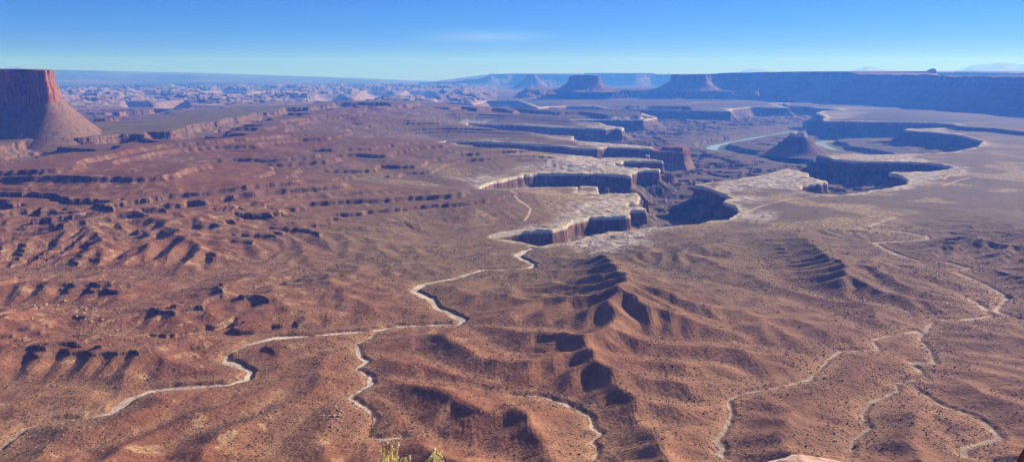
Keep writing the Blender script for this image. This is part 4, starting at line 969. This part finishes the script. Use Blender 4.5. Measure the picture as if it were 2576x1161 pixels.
hs = t.nodes.new('ShaderNodeHueSaturation'); hs.inputs['Saturation'].default_value = 1.3; t.links.new(sky.outputs[0], hs.inputs['Color']); tn = t.nodes.new('ShaderNodeMix'); tn.data_type = 'RGBA'; tn.blend_type = 'MULTIPLY'; tn.inputs[0].default_value = 1; tz = t.nodes.new('ShaderNodeMapRange'); tz.inputs[1].default_value = 0; tz.inputs[2].default_value = .06; t.links.new(sp.outputs['Z'], tz.inputs[0]); tm = t.nodes.new('ShaderNodeMix'); tm.data_type = 'RGBA'; tm.inputs[6].default_value = (2.3, .70, 1.6, 1); tm.inputs[7].default_value = (1.28, .93, 1.4, 1); t.links.new(tz.outputs[0], tm.inputs[0]); t.links.new(tm.outputs[2], tn.inputs[7]); t.links.new(hs.outputs[0], tn.inputs[6]); t.links.new(tn.outputs[2], bg.inputs['Color']); bg.inputs['Strength'].default_value = .135; t.links.new(bg.outputs[0], out.inputs[0])
az_ = t.nodes.new('ShaderNodeMapRange'); cl = t.nodes.new('ShaderNodeTexNoise'); vm = t.nodes.new('ShaderNodeVectorMath'); vm.operation = 'MULTIPLY'; vm.inputs[1].default_value = (9, 9, 150)
t.links.new(tc.outputs['Generated'], vm.inputs[0]); t.links.new(vm.outputs[0], cl.inputs['Vector']); cl.inputs['Scale'].default_value = 1; cl.inputs['Detail'].default_value = 5; cl.inputs['Roughness'].default_value = .6
def wm(op, a, b):
    x = t.nodes.new('ShaderNodeMath'); x.operation = op
    for i, q in enumerate((a, b)):
        if isinstance(q, (int, float)): x.inputs[i].default_value = q
        else: t.links.new(q, x.inputs[i])
    return x.outputs[0]
def bumpf(v, c, w): # smooth hump around c
    d = wm('ABSOLUTE', wm('SUBTRACT', v, c), 0); x = t.nodes.new('ShaderNodeMapRange'); x.interpolation_type = 'SMOOTHSTEP'
    x.inputs[1].default_value = 0; x.inputs[2].default_value = w; x.inputs[3].default_value = 1; x.inputs[4].default_value = 0; t.links.new(d, x.inputs[0]); return x.outputs[0]
cf = wm('MULTIPLY', bumpf(sp.outputs['X'], -.035, .12), bumpf(sp.outputs['Z'], .047, .011))
cf = wm('MULTIPLY', cf, wm('MULTIPLY', cl.outputs['Fac'], .2))
cm = t.nodes.new('ShaderNodeMix'); cm.data_type = 'RGBA'; t.links.new(cf, cm.inputs[0]); hi = t.nodes.new('ShaderNodeMapRange'); hi.interpolation_type = 'SMOOTHSTEP'; hi.inputs[1].default_value = .12; hi.inputs[2].default_value = .45; t.links.new(sp.outputs['Z'], hi.inputs[0])
up_ = t.nodes.new('ShaderNodeMix'); up_.data_type = 'RGBA'; up_.blend_type = 'MULTIPLY'; up_.inputs[0].default_value = 1; up_.inputs[7].default_value = (.95, .70, .52, 1); t.links.new(sky.outputs[0], up_.inputs[6])
sm = t.nodes.new('ShaderNodeMix'); sm.data_type = 'RGBA'; t.links.new(hi.outputs[0], sm.inputs[0]); t.links.new(tn.outputs[2], sm.inputs[6]); t.links.new(up_.outputs[2], sm.inputs[7]); t.links.new(sm.outputs[2], cm.inputs[6]); cm.inputs[7].default_value = (6.2, 7.2, 8.2, 1)
t.links.new(cm.outputs[2], bg.inputs['Color'])
L = bpy.data.lights.new('sun', 'SUN'); L.energy = 4.9; L.angle = math.radians(.5); L.color = (1, .92, .86)
so = bpy.data.objects.new('sun', L); C.objects.link(so)
sa, se = math.radians(SUN_AZ), math.radians(SUN_EL)
sd = Vector((math.sin(sa) * math.cos(se), math.cos(sa) * math.cos(se), math.sin(se)))
so.rotation_euler = sd.to_track_quat('Z', 'Y').to_euler(); so.location = (0, 0, 2500)
cam = bpy.data.cameras.new('camera'); co = bpy.data.objects.new('camera', cam); C.objects.link(co)
cam.sensor_width = 36; cam.lens = 36 * FL / 2576; cam.clip_start = .1; cam.clip_end = 200000
co.location = (0, 0, EYE); co.rotation_euler = (math.radians(90) - PITCH, 0, 0)
sc = bpy.context.scene; sc.camera = co
sc.view_settings.view_transform = 'Standard'; sc.view_settings.look = 'None'; sc.view_settings.exposure = .7; sc.view_settings.gamma = 1
sc.render.engine = 'CYCLES'
cy = sc.cycles; cy.max_bounces = 6; cy.diffuse_bounces = 2; cy.glossy_bounces = 2; cy.volume_bounces = 4; cy.transparent_max_bounces = 8
cy.use_denoising = True
print('done', time.time() - T0)
